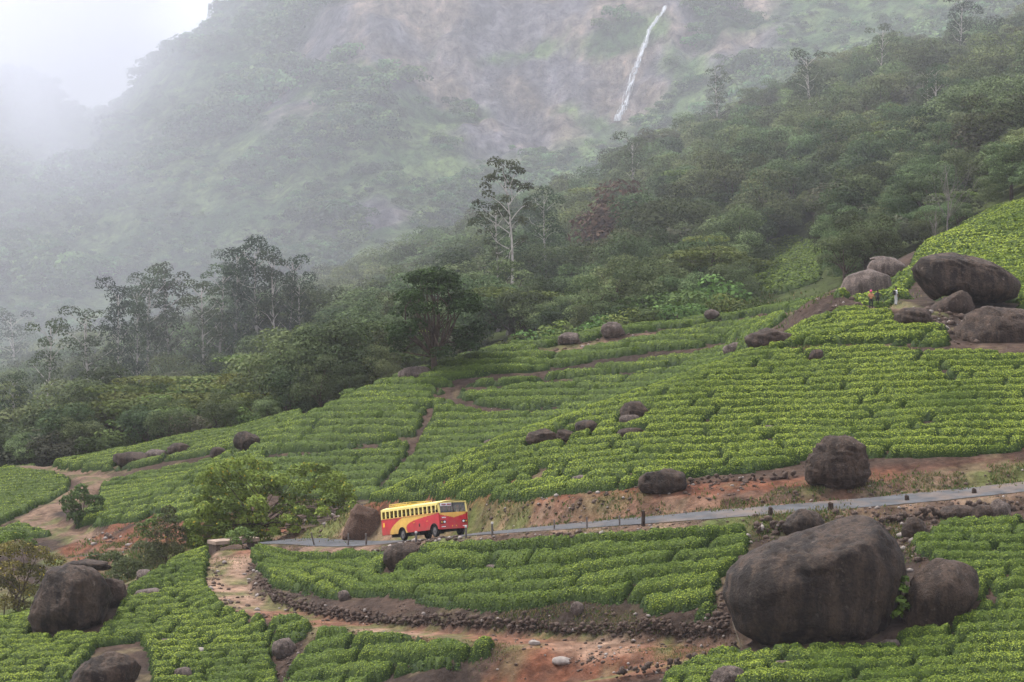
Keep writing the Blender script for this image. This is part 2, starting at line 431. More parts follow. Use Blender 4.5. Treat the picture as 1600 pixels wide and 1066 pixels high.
C_ = lerp(C_, red, np.clip((4.0 - pitd) / 1.5, 0, 1) * np.clip((n2 - 0.3) * 4, 0, 1))
C_ = lerp(C_, hay * 0.6, (np.clip((n2 - 0.6) * 6, 0, 0.7)) * (GY < 330))
# left ravine: red cutting and dry grass
rav = in_poly(GX, GY, [P3(*p)[:2] for p in [(150,0,226),(330,0,226),(420,0,246),(330,0,256),(150,0,250),(90,0,246)]])
C_ = lerp(C_, red * 0.95, rav * np.clip((n2 - 0.25) * 4, 0, 0.9))
ravg = in_poly(GX, GY, [P3(*p)[:2] for p in [(-60,0,190),(330,0,203),(360,0,222),(330,0,230),(-60,0,232)]])
C_ = lerp(C_, lerp(np.broadcast_to(hay * 0.7, H.shape + (3,)), grass, np.clip((n1 - 0.35) * 4, 0, 1)), ravg * 0.85)
fl = np.clip((GY - 305) / 20, 0, 1)
C_ = lerp(C_, lerp(np.broadcast_to(ffloor, H.shape + (3,)), grass, np.clip((n3 - 0.45) * 3, 0, 1)), fl)
nyv, nxv = H.shape
idx = np.arange(nyv * nxv).reshape(nyv, nxv)
quads = np.stack([idx[:-1, :-1], idx[:-1, 1:], idx[1:, 1:], idx[1:, :-1]], -1).reshape(-1, 4)
ground = obj('ground', mesh_np('ground', np.stack([GX, GY, H], -1).reshape(-1, 3), [quads], C_.reshape(-1, 3), [M['ground']], True))
tag(ground, kind='structure')

# ---- asphalt road
def ribbon(name, line, half, mat, lift, k0=0, k1=None, nw=5, jag=0.0, cross=0.0):
    L = line[k0:k1]; T = np.gradient(L[:, :2], axis=0); T /= np.linalg.norm(T, axis=1)[:, None]
    N = np.c_[-T[:, 1], T[:, 0]]; V = []
    for s_ in np.linspace(-1, 1, nw):
        w = half * s_ + (jag * (vnoise(np.arange(len(L)) * 0.9, np.full(len(L), s_ * 3.0), 5) - 0.5) if abs(s_) == 1 else 0)
        V.append(np.c_[L[:, :2] + N * np.reshape(w, (-1, 1)) if np.ndim(w) else L[:, :2] + N * w, L[:, 2] + lift + cross * s_ * half])
    V = np.stack(V, 1); n = len(L)
    ii = np.arange(n * nw).reshape(n, nw)
    q = np.stack([ii[:-1, :-1], ii[:-1, 1:], ii[1:, 1:], ii[1:, :-1]], -1).reshape(-1, 4)
    return obj(name, mesh_np(name, V.reshape(-1, 3), [q[:, ::-1]], None, [mat], True))
m, nt, out = new_mat('asphalt'); b = bsdf(nt, out, 0.85, 0.15)
n_ = noise_node(nt, 0.8, 6); r_ = ramp(nt, n_.outputs[0], [(0.3, (0.05, 0.051, 0.055)), (0.7, (0.095, 0.096, 0.10))]); n5 = noise_node(nt, 0.22, 7, 0.7); f5 = ramp(nt, n5.outputs[0], [(0.50, (0, 0, 0)), (0.68, (0.75,) * 3)]); nt.links.new(mixc(nt, f5.outputs[0], r_.outputs[0], (0.17, 0.125, 0.095)), b.inputs[0])
n_ = noise_node(nt, 25, 3); bump(nt, b, n_.outputs[0], 0.3, 0.02); M['asphalt'] = m
ROADF = catmull(ROAD[::2], 5)
tag(ribbon('road', ROADF, 1.95, M['asphalt'], 0.04, jag=0.35, cross=0.06), kind='structure')

# ------------------------------------------------------------------ tea
TEA_OBJ = []
STUFF = {'v': [], 'f': [], 'c': [], 'n': 0}
EXCL = []          # (x, y, rx, ry): boulders standing in the tea
def to_world(poly):
    out = []
    for p in poly:
        if len(p) == 2: q = on_ground(*p); out.append((q[0], q[1]))
        else: out.append(((p[0] - U0) / F * p[2], p[2]))
    return out
def leaves_from_faces(A, B, C, D, n, size, up=0.45, spread=0.5, push=0.07):
    """scatter n leaf quads over quads ABCD (arrays m,3)"""
    area = 0.5 * np.linalg.norm(np.cross(C - A, D - B), axis=1)
    nz_ = np.abs(np.cross(C - A, D - B)[:, 2]) / (2 * area + 1e-9); wt = area * (0.3 + 0.7 * nz_)
    k = rng.choice(len(A), n, p=wt / wt.sum())
    s_, t_ = rng.random((2, n, 1))
    c = (A[k] * (1 - s_) + B[k] * s_) * (1 - t_) + (D[k] * (1 - s_) + C[k] * s_) * t_
    nn = np.cross(C - A, D - B)[k]; nn /= np.linalg.norm(nn, axis=1)[:, None] + 1e-9
    nn[nn[:, 2] < 0] *= -1
    return leaf_quads(c + nn * push * rng.random((n, 1)), nn, size, up, spread)
def leaf_quads(c, nn, size, up, spread):
    n = len(c)
    nr = nn + rng.normal(size=(n, 3)) * spread + np.array([0, 0, up]); nr /= np.linalg.norm(nr, axis=1)[:, None] + 1e-9
    r = rng.normal(size=(n, 3)); a_ = np.cross(nr, r); a_ /= np.linalg.norm(a_, axis=1)[:, None] + 1e-9
    b_ = np.cross(nr, a_)
    sz = (size * (0.65 + 0.7 * rng.random((n, 1)))) * 0.5
    a_ = a_ * sz; b_ = b_ * sz * 0.62
    V = np.stack([c - a_, c + b_, c + a_, c - b_], 1)           # rhombic leaf
    return V, nr
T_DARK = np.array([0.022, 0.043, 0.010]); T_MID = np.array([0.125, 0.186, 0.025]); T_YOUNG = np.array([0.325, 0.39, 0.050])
def ordinal(n):
    w = ['lowest', 'second', 'third', 'fourth', 'fifth', 'sixth', 'seventh', 'eighth', 'ninth', 'tenth', 'eleventh', 'twelfth']
    return w[n - 1] if n <= 12 else '%d%s' % (n, 'th' if 10 < n % 100 < 14 else {1: 'st', 2: 'nd', 3: 'rd'}.get(n % 10, 'th'))
def tea_field(poly, spacing, seglen, res, dens, lsize, height, label=None, group=None, bright=0.5, tilt=0.35, gapw=0.36, paths=(), dirv=None, bush=1.1, seed=1, patchy=0.0, wob=0.35, sectors=None):
    W = to_world(poly); xs = [p[0] for p in W]; ys = [p[1] for p in W]
    X, Y = np.meshgrid(np.arange(min(xs), max(xs) + res, res), np.arange(min(ys), max(ys) + res, res))
    ins = in_poly(X, Y, W)
    if not ins.any(): return
    edge = poly_dist(X, Y, W, True)[0]
    ragged = 0.5 * (fbm(X / 1.6, Y / 1.6, seed + 5, 2) - 0.5)
    free = np.where(ins, edge + ragged, -edge)
    for ex, ey, rx, ry in EXCL:
        free = np.minimum(free, (np.hypot((X - ex) / rx, (Y - ey) / ry) - 1) * min(rx, ry) - 0.15)
    for line, w in paths:
        free = np.minimum(free, poly_dist(X, Y, line)[0] - w + ragged * 0.6)
    hs = bil(HS, X, Y)
    if isinstance(dirv, np.ndarray): phi = -poly_dist(X, Y, dirv)[0]
    elif dirv is None: phi = hs + tilt * Y
    else: phi = X * dirv[0] + Y * dirv[1] + dirv[2] * hs
    gyv, gxv = np.gradient(phi, res); g = np.hypot(gxv, gyv)[ins]; gm = g.mean()
    mgx, mgy = gxv[ins].mean(), gyv[ins].mean(); L = math.hypot(mgx, mgy); tx, ty = mgy / L, -mgx / L
    phi = phi / gm + wob * (fbm(X / 9, Y / 9, seed + 1, 3) - 0.5) * 2 + 0.26 * (vnoise(X / 1.4, Y / 1.4, seed + 2) - 0.5)
    psi = X * tx + Y * ty
    row = np.floor(phi / spacing); t = phi / spacing - row - 0.5
    rr = _hash(row, row * 0, seed + 11)
    sp = (psi / seglen + rr * 7.3 + 0.25 * (vnoise(psi / 6, row * 3.1, seed + 3) - 0.5))
    seg = np.floor(sp); st = np.abs(sp - seg - 0.5)
    dseg = (0.5 - st) * seglen - 0.09 * (1 + 1.2 * _hash(row, seg, seed + 8))
    gw = gapw * (0.5 + 1.0 * vnoise(X / 2.3, Y / 2.3, seed + 4))
    dacr = (0.5 - np.abs(t)) * spacing - gw / 2
    bu = np.abs(((psi + rr * 5) / bush) % 1.0 - 0.5)              # 0.5 between two bushes
    dacr = dacr - 0.15 * np.clip((bu - 0.3) * 5, 0, 1) * (0.3 + vnoise(psi * 2, row, seed + 6))
    if patchy:
        hole = fbm(X / 2.2, Y / 2.2, seed + 77, 3)
        free = np.minimum(free, (0.5 + 0.22 * (1 - patchy) + 0.10 - hole) * 6)
    dist = np.minimum(np.minimum(dacr, dseg), free)
    p = np.clip(dist / 0.17, 0, 1); p = np.sqrt(1 - (1 - p) ** 2)
    hh = height * p * (0.93 + 0.14 * fbm(X / 1.3, Y / 1.3, seed + 9, 3)) * (1 - 0.10 * np.clip((bu - 0.28) * 6, 0, 1))
    hh = hh + p * 0.09 * (vnoise(X / 0.45, Y / 0.45, seed + 10) - 0.5)
    Z = hz(X, Y) + hh - 0.03 * (p <= 0)
    pos = p > 0
    ids = (row * 1000 + (seg % 1000)).astype(np.int64)
    fq = np.stack([pos[:-1, :-1], pos[:-1, 1:], pos[1:, 1:], pos[1:, :-1]], -1)
    keep = fq.any(-1)
    jj, ii = np.nonzero(keep)
    nx = X.shape[1]
    q = np.stack([jj * nx + ii, jj * nx + ii + 1, (jj + 1) * nx + ii + 1, (jj + 1) * nx + ii], -1)
    pf = p.ravel()[q]; ff = ids.ravel()[q[np.arange(len(q)), pf.argmax(1)]]
    PV = np.stack([X, Y, Z], -1).reshape(-1, 3)
    flush = np.clip((fbm(X / 5, Y / 5, seed + 15, 3) - 0.5) * 1.8 + bright, 0, 1)
    def make(qs):
        A, B, C, D = (PV[qs[:, k]] for k in range(4))
        area = (0.5 * np.linalg.norm(np.cross(C - A, D - B), axis=1)).sum()
        n = max(8, int(area * dens))
        LV, nr = leaves_from_faces(A, B, C, D, n, lsize)
        u_, inv = np.unique(qs, return_inverse=True)
        bv = PV[u_]; tp_ = np.clip((p.ravel()[u_] - 0.75) * 4, 0, 1); bc = lerp(np.broadcast_to(T_DARK * 0.8, bv.shape), T_MID * 0.55 + T_DARK * 0.2, tp_ * 0.8)  # older side foliage, darkened further to paint shade between the rows
        cx, cy_ = LV[:, 0, 0], LV[:, 0, 1]
        i0 = np.clip(((cx - X[0, 0]) / res).astype(int), 0, nx - 1); j0 = np.clip(((cy_ - Y[0, 0]) / res).astype(int), 0, X.shape[0] - 1)
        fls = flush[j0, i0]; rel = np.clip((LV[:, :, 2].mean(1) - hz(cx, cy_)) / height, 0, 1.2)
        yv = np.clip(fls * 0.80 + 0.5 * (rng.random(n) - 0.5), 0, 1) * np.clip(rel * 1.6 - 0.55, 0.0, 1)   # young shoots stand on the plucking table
        lc = lerp(np.broadcast_to(T_DARK, (n, 3)), T_MID, np.clip(rng.random(n) * 0.45 + 0.55 * rel, 0, 1))  # leaves darker low on the sides: older growth plus painted gap shade
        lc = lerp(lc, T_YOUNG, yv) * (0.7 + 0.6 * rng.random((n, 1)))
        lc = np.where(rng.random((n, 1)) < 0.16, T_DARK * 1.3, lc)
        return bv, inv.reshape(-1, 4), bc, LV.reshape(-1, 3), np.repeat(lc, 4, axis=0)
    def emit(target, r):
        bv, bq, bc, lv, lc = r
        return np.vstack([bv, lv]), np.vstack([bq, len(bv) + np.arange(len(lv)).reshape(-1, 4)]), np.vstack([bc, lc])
    if label:
        order = np.argsort(ff, kind='stable'); fs = ff[order]; cut = np.nonzero(np.diff(fs))[0] + 1
        mine = []
        for part in np.split(order, cut):
            qs = q[part]
            if len(qs) * res * res < 1.2:
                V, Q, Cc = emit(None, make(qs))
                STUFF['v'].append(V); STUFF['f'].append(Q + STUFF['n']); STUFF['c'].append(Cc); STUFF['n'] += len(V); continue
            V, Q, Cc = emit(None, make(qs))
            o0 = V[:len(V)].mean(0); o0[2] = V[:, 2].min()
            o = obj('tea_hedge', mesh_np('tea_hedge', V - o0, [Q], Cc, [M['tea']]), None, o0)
            tag(o, label, 'tea hedge', group); TEA_OBJ.append(o); mine.append(o)
        if sectors:
            byz = {}
            for o in mine:
                u = U0 + o.location.x / o.location.y * F
                byz.setdefault(next(nm for lim, nm in sectors if u < lim), []).append(o)
            for nm, os_ in byz.items():
                for i, o in enumerate(sorted(os_, key=lambda o: o.location.y)): o['label'] = ordinal(i + 1) + ' ' + label.replace('@', nm)
    else:
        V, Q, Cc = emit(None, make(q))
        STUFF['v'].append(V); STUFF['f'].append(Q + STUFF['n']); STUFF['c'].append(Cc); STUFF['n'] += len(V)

# ------------------------------------------------------------------ boulders
def ico(sub):
    bm = bmesh.new(); bmesh.ops.create_icosphere(bm, subdivisions=sub, radius=1.0)
    bm.verts.ensure_lookup_table()
    V = np.array([v.co[:] for v in bm.verts]); Fc = np.array([[v.index for v in f.verts] for f in bm.faces]); bm.free()
    return V, Fc
ICO = {k: ico(k) for k in (1, 2, 3, 4, 5)}
def n3(P, s, seed):
    x, y, z = (P * s).T
    return (fbm(x + 3.1 * z, y - 2.3 * z, seed, 4) + fbm(y + 1.7 * x + 40, z + 1.3 * x, seed + 3, 4)) / 2 - 0.5
def rock_mesh(name, size, mat, seed, sub=4, rough=0.22, cuts=3, outline=None, super_=2.3, tilt=0.0):
    V, Fc = ICO[sub]; V = V.copy(); rs = np.random.default_rng(seed)
    if outline is not None:
        ang = np.arctan2(V[:, 2], V[:, 0]); rho = np.sqrt(np.clip(1 - V[:, 1] ** 2, 0, 1))
        th, R = outline
        r = np.interp(ang, th, R, period=2 * math.pi)
        flat = np.sign(rho) * rho ** 0.8
        P = np.c_[r * np.cos(ang) * flat, V[:, 1] * size[1] / 2, r * np.sin(ang) * flat]
    else:
        k = (np.abs(V) ** super_).sum(1) ** (-1 / super_)
        P = V * k[:, None] * 0.5
        for _ in range(cuts):
            n = rs.normal(size=3); n[2] = abs(n[2]) * 0.6; n /= np.linalg.norm(n); d = 0.36 + 0.1 * rs.random()
            P = P - np.maximum(0, P @ n - d)[:, None] * n * 0.85
        P = P * np.array(size)
        if tilt:
            c, s_ = math.cos(tilt), math.sin(tilt); P = np.c_[P[:, 0] * c - P[:, 2] * s_, P[:, 1], P[:, 0] * s_ + P[:, 2] * c]
    m_ = float(np.mean(size)); nrm = V
    Q = P / (np.array(size) / 2)
    for _ in range(3 if cuts < 0 else 9 if sub > 2 else 4):
        n = rs.normal(size=3); n /= np.linalg.norm(n); d = np.percentile(Q @ n, 88 + 10 * rs.random())
        Q = Q - np.maximum(0, Q @ n - d)[:, None] * n * 0.8
    P = Q * (np.array(size) / 2)
    cr = n3(V, 1.6, seed + 31); crack = np.exp(-(cr / 0.012) ** 2) + 0.6 * np.exp(-(n3(V, 2.7, seed + 47) / 0.010) ** 2)
    P = P - nrm * (crack * 0.026 * m_)[:, None]
    P = P + nrm * (n3(V, 1.1, seed) * rough * m_ * 0.8 + n3(V, 3.5, seed + 9) * (rough * 0.28 + 0.035) * m_ + n3(V, 11, seed + 19) * (rough * 0.08 + 0.012) * m_)[:, None]
    return mesh_np(name, P, [Fc], None, [mat], True)
BSEED = [100]
def boulder(label, u, vb, w, h, mat='rock', depth=0.85, sub=4, rough=0.22, cuts=3, d=None, sink=0.12, tilt=0.0, super_=2.4, excl=True, group=None, name='boulder', dmin=135):
    """u, vb: photo column and row where its foot stands; w, h: size in photo pixels"""
    x, y, z = on_ground(u, vb, dmin) if d is None else ((u - U0) / F * d, d, (V0 - vb) / F * d)
    W = w * y / F; Hh = h * y / F; D = W * depth
    BSEED[0] += 7
    me = rock_mesh(name, (W * 1.05, D, Hh * (1 + sink) * 1.05), M[mat], BSEED[0], sub, rough, cuts, None, super_, tilt)
    o = obj(name, me, None, (x, y + D * 0.35, z + Hh * (1 + sink) / 2 - Hh * sink))
    tag(o, label, 'boulder', group)
    if excl: EXCL.append((x, y + D * 0.35, W * 0.5, D * 0.5))
    return o
def outline_boulder(label, pts, foot, mat='rock', depth=0.8, sub=5, rough=0.06, excl=1.0, d=None, name='boulder'):
    x0, d0, z0 = on_ground(*foot) if d is None else P3(foot[0], foot[1], d)
    pu = np.array(pts, float); uc, vc = (pu[:, 0].min() + pu[:, 0].max()) / 2, (pu[:, 1].min() + pu[:, 1].max()) / 2
    W = (pu[:, 0].max() - pu[:, 0].min()) * d0 / F; D = W * depth; dc = d0 + D * 0.36; k = dc / F
    dense = []
    for i in range(len(pu)):
        a_, b_ = pu[i], pu[(i + 1) % len(pu)]
        for t in np.arange(8) / 8: dense.append(a_ * (1 - t) + b_ * t)
    dn = np.array(dense); lx = (dn[:, 0] - uc) * k; lz = (vc - dn[:, 1]) * k
    th = np.arctan2(lz, lx); R = np.hypot(lx, lz); o_ = np.argsort(th)
    Hh = (pu[:, 1].max() - pu[:, 1].min()) * k
    BSEED[0] += 7
    me = rock_mesh(name, (W, D, Hh), M[mat], BSEED[0], sub, rough + 0.05, 0 if rough > 0 else -1, (th[o_], R[o_]))
    o = obj(name, me, None, ((uc - U0) * k, dc, (V0 - vc) * k))
    tag(o, label, 'boulder')
    if excl: EXCL.append(((uc - U0) * k, dc, W * 0.5 * excl, D * 0.5 * excl))
    return o
giant = outline_boulder('giant dark brown boulder with streaked face below the asphalt road',
    [(1128,930),(1136,895),(1160,870),(1205,848),(1262,828),(1315,812),(1345,806),(1372,815),(1395,840),(1410,868),(1414,895),(1404,930),(1390,975),(1370,1010),(1280,1022),(1190,1012),(1150,985)], (1270, 1008), 'rock_giant', 0.8, 5, -0.025)
outline_boulder('brown boulder with a pale vertical streak leaning just behind the giant boulder',
    [(1400,985),(1412,935),(1420,905),(1440,885),(1470,872),(1500,878),(1528,892),(1536,915),(1520,945),(1490,975),(1450,1000),(1420,1003)], (1440, 990), 'rock_brown', 0.7, 4, 0.06, 0.85)
lb = outline_boulder('large round dark boulder with a cracked corner above the yellow-green bushes',
    [(44,965),(46,930),(58,900),(78,886),(105,878),(135,880),(160,892),(172,910),(176,935),(168,962),(150,985),(120,1000),(80,1002),(55,992)], (110, 992), 'rock', 0.85, 5, 0.04)
boulder('cracked block split off the side of the large round boulder', 176, 952, 42, 50, 'rock_brown', 0.8, 4, 0.2, 5, excl=False)
boulder('dark cap slab lying on top of the large round boulder', 135, 893, 70, 16, 'rock', 0.6, 3, 0.3, 3, d=188, excl=False)
outline_boulder('smooth dark boulder tilted among the tea at the bottom edge',
    [(108,1066),(120,1045),(145,1025),(180,1013),(208,1012),(220,1024),(222,1042),(212,1062),(190,1090),(150,1110),(115,1095)], (165, 1075), 'rock', 0.8, 5, 0.05, d=165.5)
outline_boulder('dark rounded boulder with pale cracks stuck in the red road bank',
    [(1257,742),(1259,708),(1270,693),(1298,684),(1328,684),(1350,699),(1359,726),(1354,758),(1338,777),(1285,780),(1261,768)], (1310, 772), 'rock_brown', 0.75, 5, 0.30, 0.95)
boulder('low dome of dark rock among tea just below the bus', 632, 882, 66, 32, 'rock_brown', 0.7, 4, 0.10, 0, sink=0.5, super_=2.0)
boulder('flat overhanging dark rock at the lower tea edge above the road', 1036, 773, 72, 38, 'rock', 0.7, 4, 0.2, 2, sink=0.1)
outline_boulder('huge lens-shaped dark boulder overhanging the hilltop beside three people',
    [(1416,440),(1420,415),(1432,398),(1455,393),(1490,395),(1530,403),(1562,415),(1585,428),(1594,448),(1588,466),(1560,474),(1520,474),(1490,462),(1462,462),(1446,474),(1430,470),(1418,458)], (1500, 478), 'rock', 0.6, 5, 0.04, d=219)
outline_boulder('angular wedge of dark rock propped under the huge hilltop boulder',
    [(1446,490),(1462,472),(1490,458),(1508,446),(1516,460),(1524,480),(1512,496),(1480,502),(1455,500)], (1485, 500), 'rock_brown', 0.7, 4, 0.10, d=215)
outline_boulder('broad dark domed boulder at the photo edge beneath the hilltop boulder',
    [(1480,545),(1490,515),(1512,490),(1540,478),(1575,482),(1620,490),(1650,520),(1650,560),(1600,572),(1540,568),(1495,560)], (1560, 562), 'rock_brown', 0.6, 5, 0.07, d=206.5)
boulder('low dark rubble boulder on the ledge left of the wedge rock', 1432, 512, 62, 30, 'rock_brown', 0.7, 4, 0.3, 4)
outline_boulder('hazy brown domed boulder behind the people with bleached patches',
    [(1302,480),(1308,455),(1322,432),(1345,418),(1372,416),(1392,430),(1396,455),(1380,480),(1340,488)], (1345, 478), 'rock_grey', 0.7, 4, 0.10, d=242)
boulder('flat-topped hazy boulder touching the huge hilltop boulder from behind', 1392, 440, 66, 38, 'rock_grey', 0.8, 4, 0.15, 2, d=250)
boulder('thin slab of rock capping the hazy flat-topped boulder', 1378, 409, 34, 9, 'rock_grey', 0.8, 3, 0.2, 2, d=251, excl=False)
boulder('upper of two stacked dark boulders on the tea slope crest', 993, 657, 48, 28, 'rock_brown', 0.8, 4, 0.2, 3)
boulder('lower paler boulder under the stacked pair on the slope crest', 984, 668, 32, 18, 'rock_grey', 0.8, 3, 0.2, 3)
boulder('long low dark rock outcrop on the near slope', 850, 697, 54, 24, 'rock_brown', 0.7, 4, 0.3, 4)
boulder('middle piece of the dark rock outcrop on the near slope', 884, 690, 30, 18, 'rock_brown', 0.8, 3, 0.3, 3)
boulder('rounded dark rock ending the outcrop toward the stacked boulders', 916, 679, 34, 22, 'rock', 0.8, 3, 0.25, 3)
boulder('upright dark boulder on the shoulder of the far tea hill', 384, 703, 40, 28, 'rock', 0.7, 4, 0.15, 3, d=258)
boulder('brown rock dome at the foot of the lone dark tree', 648, 596, 50, 24, 'rock_grey', 0.8, 4, 0.15, 2, d=266)
boulder('pale brown boulder on the far tea crest below the forest', 958, 521, 36, 17, 'rock_grey', 0.8, 4, 0.3, 4, d=272, sink=0.5)
boulder('low rock on the far tea crest toward the lone tree', 890, 533, 34, 13, 'rock_grey', 0.8, 4, 0.3, 4, d=272, sink=0.5)
boulder('small rock on the far tea crest near the upper track', 1112, 497, 24, 13, 'rock_grey', 0.8, 3, 0.2, 2, d=274)
boulder('dark rock shelf where the upper track passes the near crest', 1208, 543, 78, 27, 'rock_brown', 0.7, 4, 0.3, 5, sink=0.4)
boulder('pale rounded rock at the tip of the near crest', 1150, 556, 38, 20, 'rock_grey', 0.8, 3, 0.2, 2)
boulder('brown stone on the dirt ledge above the near tea slope', 1276, 566, 26, 20, 'rock_brown', 0.8, 3, 0.3, 3)
for i, (u_, v_, w_, h_, m_, lab) in enumerate([
    (205, 728, 62, 20, 'rock_brown', 'longest of the low dark rocks lining the far left tea strip'),
    (243, 719, 34, 16, 'rock_grey', 'paler rounded rock second in the line beside the far left tea strip'),
    (279, 713, 40, 20, 'rock_brown', 'dark bushy-looking rock third in the line beside the left tea strip'),
    (339, 717, 26, 17, 'rock_brown', 'last dark rock of the line nearest the upright boulder')]):
    boulder(lab, u_, v_, w_, h_, m_, 0.8, 3, 0.25, 3)
boulder('dark pointed boulder peeking over the giant boulder below the road', 1256, 842, 66, 42, 'rock', 0.8, 4, 0.2, 3)
outline_boulder('earthy reddish-brown rock mound beside the road behind the bus',
    [(534,845),(540,822),(549,800),(560,782),(567,774),(576,782),(588,798),(598,818),(606,845),(575,856)], (568, 838), 'earth_rock', 0.5, 4, 0.16, d=204.5)
boulder('dark rock under the roadside wall near the picture edge', 1535, 815, 44, 24, 'rock_brown', 0.8, 3, 0.25, 3)
boulder('pointed grey rock under the roadside wall near the picture edge', 1565, 812, 34, 30, 'rock_grey', 0.8, 3, 0.25, 3)
boulder('low dark rock half buried beneath the wall right of the giant boulder', 1500, 815, 60, 22, 'rock_brown', 0.8, 3, 0.25, 3)
boulder('brown rock beside the tea corner right of the giant boulder', 1432, 845, 44, 34, 'rock_brown', 0.8, 4, 0.25, 4)
boulder('brown hump of rock in the gap of the lower left tea', 442, 1030, 36, 30, 'rock_grey', 0.8, 4, 0.25, 3)
boulder('small grey rock beside the tilted bottom boulder', 285, 1066, 28, 22, 'rock_grey', 0.8, 3, 0.2, 3)
boulder('grey boulder poking from the tea edge above the stone wall', 537, 940, 22, 16, 'rock_grey', 0.8, 3, 0.2, 3)
boulder('grey-brown boulder set in the soil above the stone wall', 902, 962, 22, 20, 'rock_grey', 0.8, 3, 0.2, 3)
boulder('brown rock in the tea at the bottom below the giant boulder', 1140, 1075, 56, 30, 'rock_grey', 0.8, 4, 0.25, 4)
boulder('small round rock showing through tea below the giant boulder', 1228, 1050, 36, 16, 'rock_grey', 0.8, 3, 0.2, 2)
boulder('grey stone with a pale face in front of the giant boulder', 1392, 1020, 36, 18, 'rock_grey', 0.8, 3, 0.25, 4)
boulder('flat pale stone slab lying in the red dirt hollow', 878, 1047, 30, 13, 'stone_pale', 0.9, 3, 0.15, 4, excl=False)
boulder('pale flat stone at the rim of the red dirt hollow', 835, 1010, 18, 8, 'stone_pale', 0.9, 3, 0.2, 3, excl=False)
boulder('pale stone between hedges in the lower left tea', 313, 1023, 16, 9, 'stone_pale', 0.9, 3, 0.2, 3)
boulder('brown stone between hedges in the lower left tea', 258, 1012, 24, 12, 'rock_grey', 0.9, 3, 0.2, 3)
boulder('grey rock in the tea left of the grassy track', 225, 908, 30, 16, 'rock_grey', 0.9, 3, 0.25, 3)
boulder('low grey rock between the tea bands left of the grassy track', 230, 935, 50, 14, 'rock_grey', 0.7, 3, 0.3, 4)
boulder('small pale rock in a bare patch of the near tea slope', 1203, 678, 18, 12, 'rock_grey', 0.9, 3, 0.2, 3)
boulder('flat grey rock at the edge of the near tea slope above the road', 908, 754, 28, 10, 'rock_grey', 0.9, 3, 0.2, 3)
boulder('dark sloping rock in the tea below the stacked boulders', 985, 686, 42, 16, 'rock_brown', 0.7, 3, 0.25, 3, tilt=0.2)
boulder('grey rock on the crest edge of the near slope above the bus', 765, 700, 24, 12, 'rock_grey', 0.9, 3, 0.2, 3)
boulder('pale stone in a bare patch of tea below the bus', 768, 892, 18, 9, 'rock_grey', 0.9, 3, 0.2, 3)

# ------------------------------------------------------------------ tea fields
def cut(*pts): return np.array([on_ground(*p) for p in pts])
gullyA = cut((672,640),(668,660),(650,690),(640,715),(610,745),(590,765))
ledge1 = cut((690,622),(740,640),(800,648),(860,645))
ledge2 = cut((720,598),(800,592),(880,580),(960,566),(1050,556),(1120,545))
ledge4 = cut((690,612),(760,612),(860,600),(960,590),(1060,576)); ledge5 = cut((420,716),(500,712),(580,702),(640,690))
ledge3 = cut((1160,560),(1240,546),(1300,545),(1400,549),(1480,552))
NS = dict(spacing=1.5, seglen=13, gapw=0.42, res=0.25, dens=118, lsize=0.122, height=0.66)
tea_field([(578,787),(640,789),(720,786),(780,785),(840,780),(900,772),(980,765),(1040,748),(1110,744),(1180,738),(1240,728),(1300,716),(1370,718),(1450,716),(1530,711),(1600,704),(1700,698),
           (1700,570),(1600,563),(1500,556),(1400,553),(1300,549),(1240,551),(1180,555),(1150,0,212),(1060,0,206),(1000,0,204),(900,0,203),(800,0,203),(700,0,206),(650,0,208.5),(575,0,211)],
          sectors=[(760, 'the bus'), (960, 'the bank left of the black post'), (1180, 'the flat overhanging rock'), (1400, 'the bank boulder'), (9999, 'the road at the picture edge')], label='tea hedge counted up the bright slope above @', group='tea hedges on the slope above the road', bright=0.78, seed=3, tilt=0.25, patchy=0.25, **NS)
tea_field([(1150,560),(1200,556),(1250,541),(1300,538),(1400,541),(1480,543),(1484,515),(1440,508),(1400,506),(1390,492),(1330,488),(1270,505),(1230,525),(1190,540)],
          spacing=1.6, seglen=7, res=0.28, dens=90, lsize=0.16, height=0.7, sectors=[(1300, 'the stepped rock shelf'), (9999, 'the domed boulder')], label='tea hedge counted uphill beneath the three people beside @', group='tea hedges beneath the hilltop people', bright=0.7, seed=5, tilt=0.3)
for pu_, pv_ in ((1361,482),(1371,480),(1400,478)):
    q_ = on_ground(pu_, pv_, 205); EXCL.append((q_[0], q_[1] - 0.6, 0.9, 1.6))
tea_field([(1300,470),(1400,471),(1420,468),(1415,455),(1440,425),(1470,474),(1600,484),(1720,484),(1720,300),(1600,316),(1560,325),(1500,355),(1440,390),(1425,410),(1400,440),(1350,462)],
          spacing=1.7, seglen=9, res=0.4, dens=26, lsize=0.30, height=0.7, bright=0.65, seed=7, tilt=0.2)
# terrace below the road
tea_field([(392,868),(420,857),(470,858),(520,862),(560,870),(600,872),(640,868),(680,848),(740,842),(800,838),(900,832),(1000,828),(1080,826),(1160,826),(1172,850),(1165,880),(1130,905),(1118,930),(1125,955),(1110,968),(1020,966),(1000,950),(960,945),(900,940),(840,952),(780,958),(700,952),(620,938),(560,935),(480,930),(425,918),(412,900)],
          spacing=1.55, seglen=15, res=0.25, dens=120, lsize=0.122, height=0.70, sectors=[(640, 'the culvert slab'), (900, 'the long stone wall'), (9999, 'the giant boulder')], label='tea hedge counted uphill on the terrace below the road beside @', group='tea hedges between road and track', bright=0.18, seed=9, tilt=0.25, gapw=0.34, paths=[(ROAD[:, :2], 3.9)], wob=0.15, dirv=ROAD[:, :2])
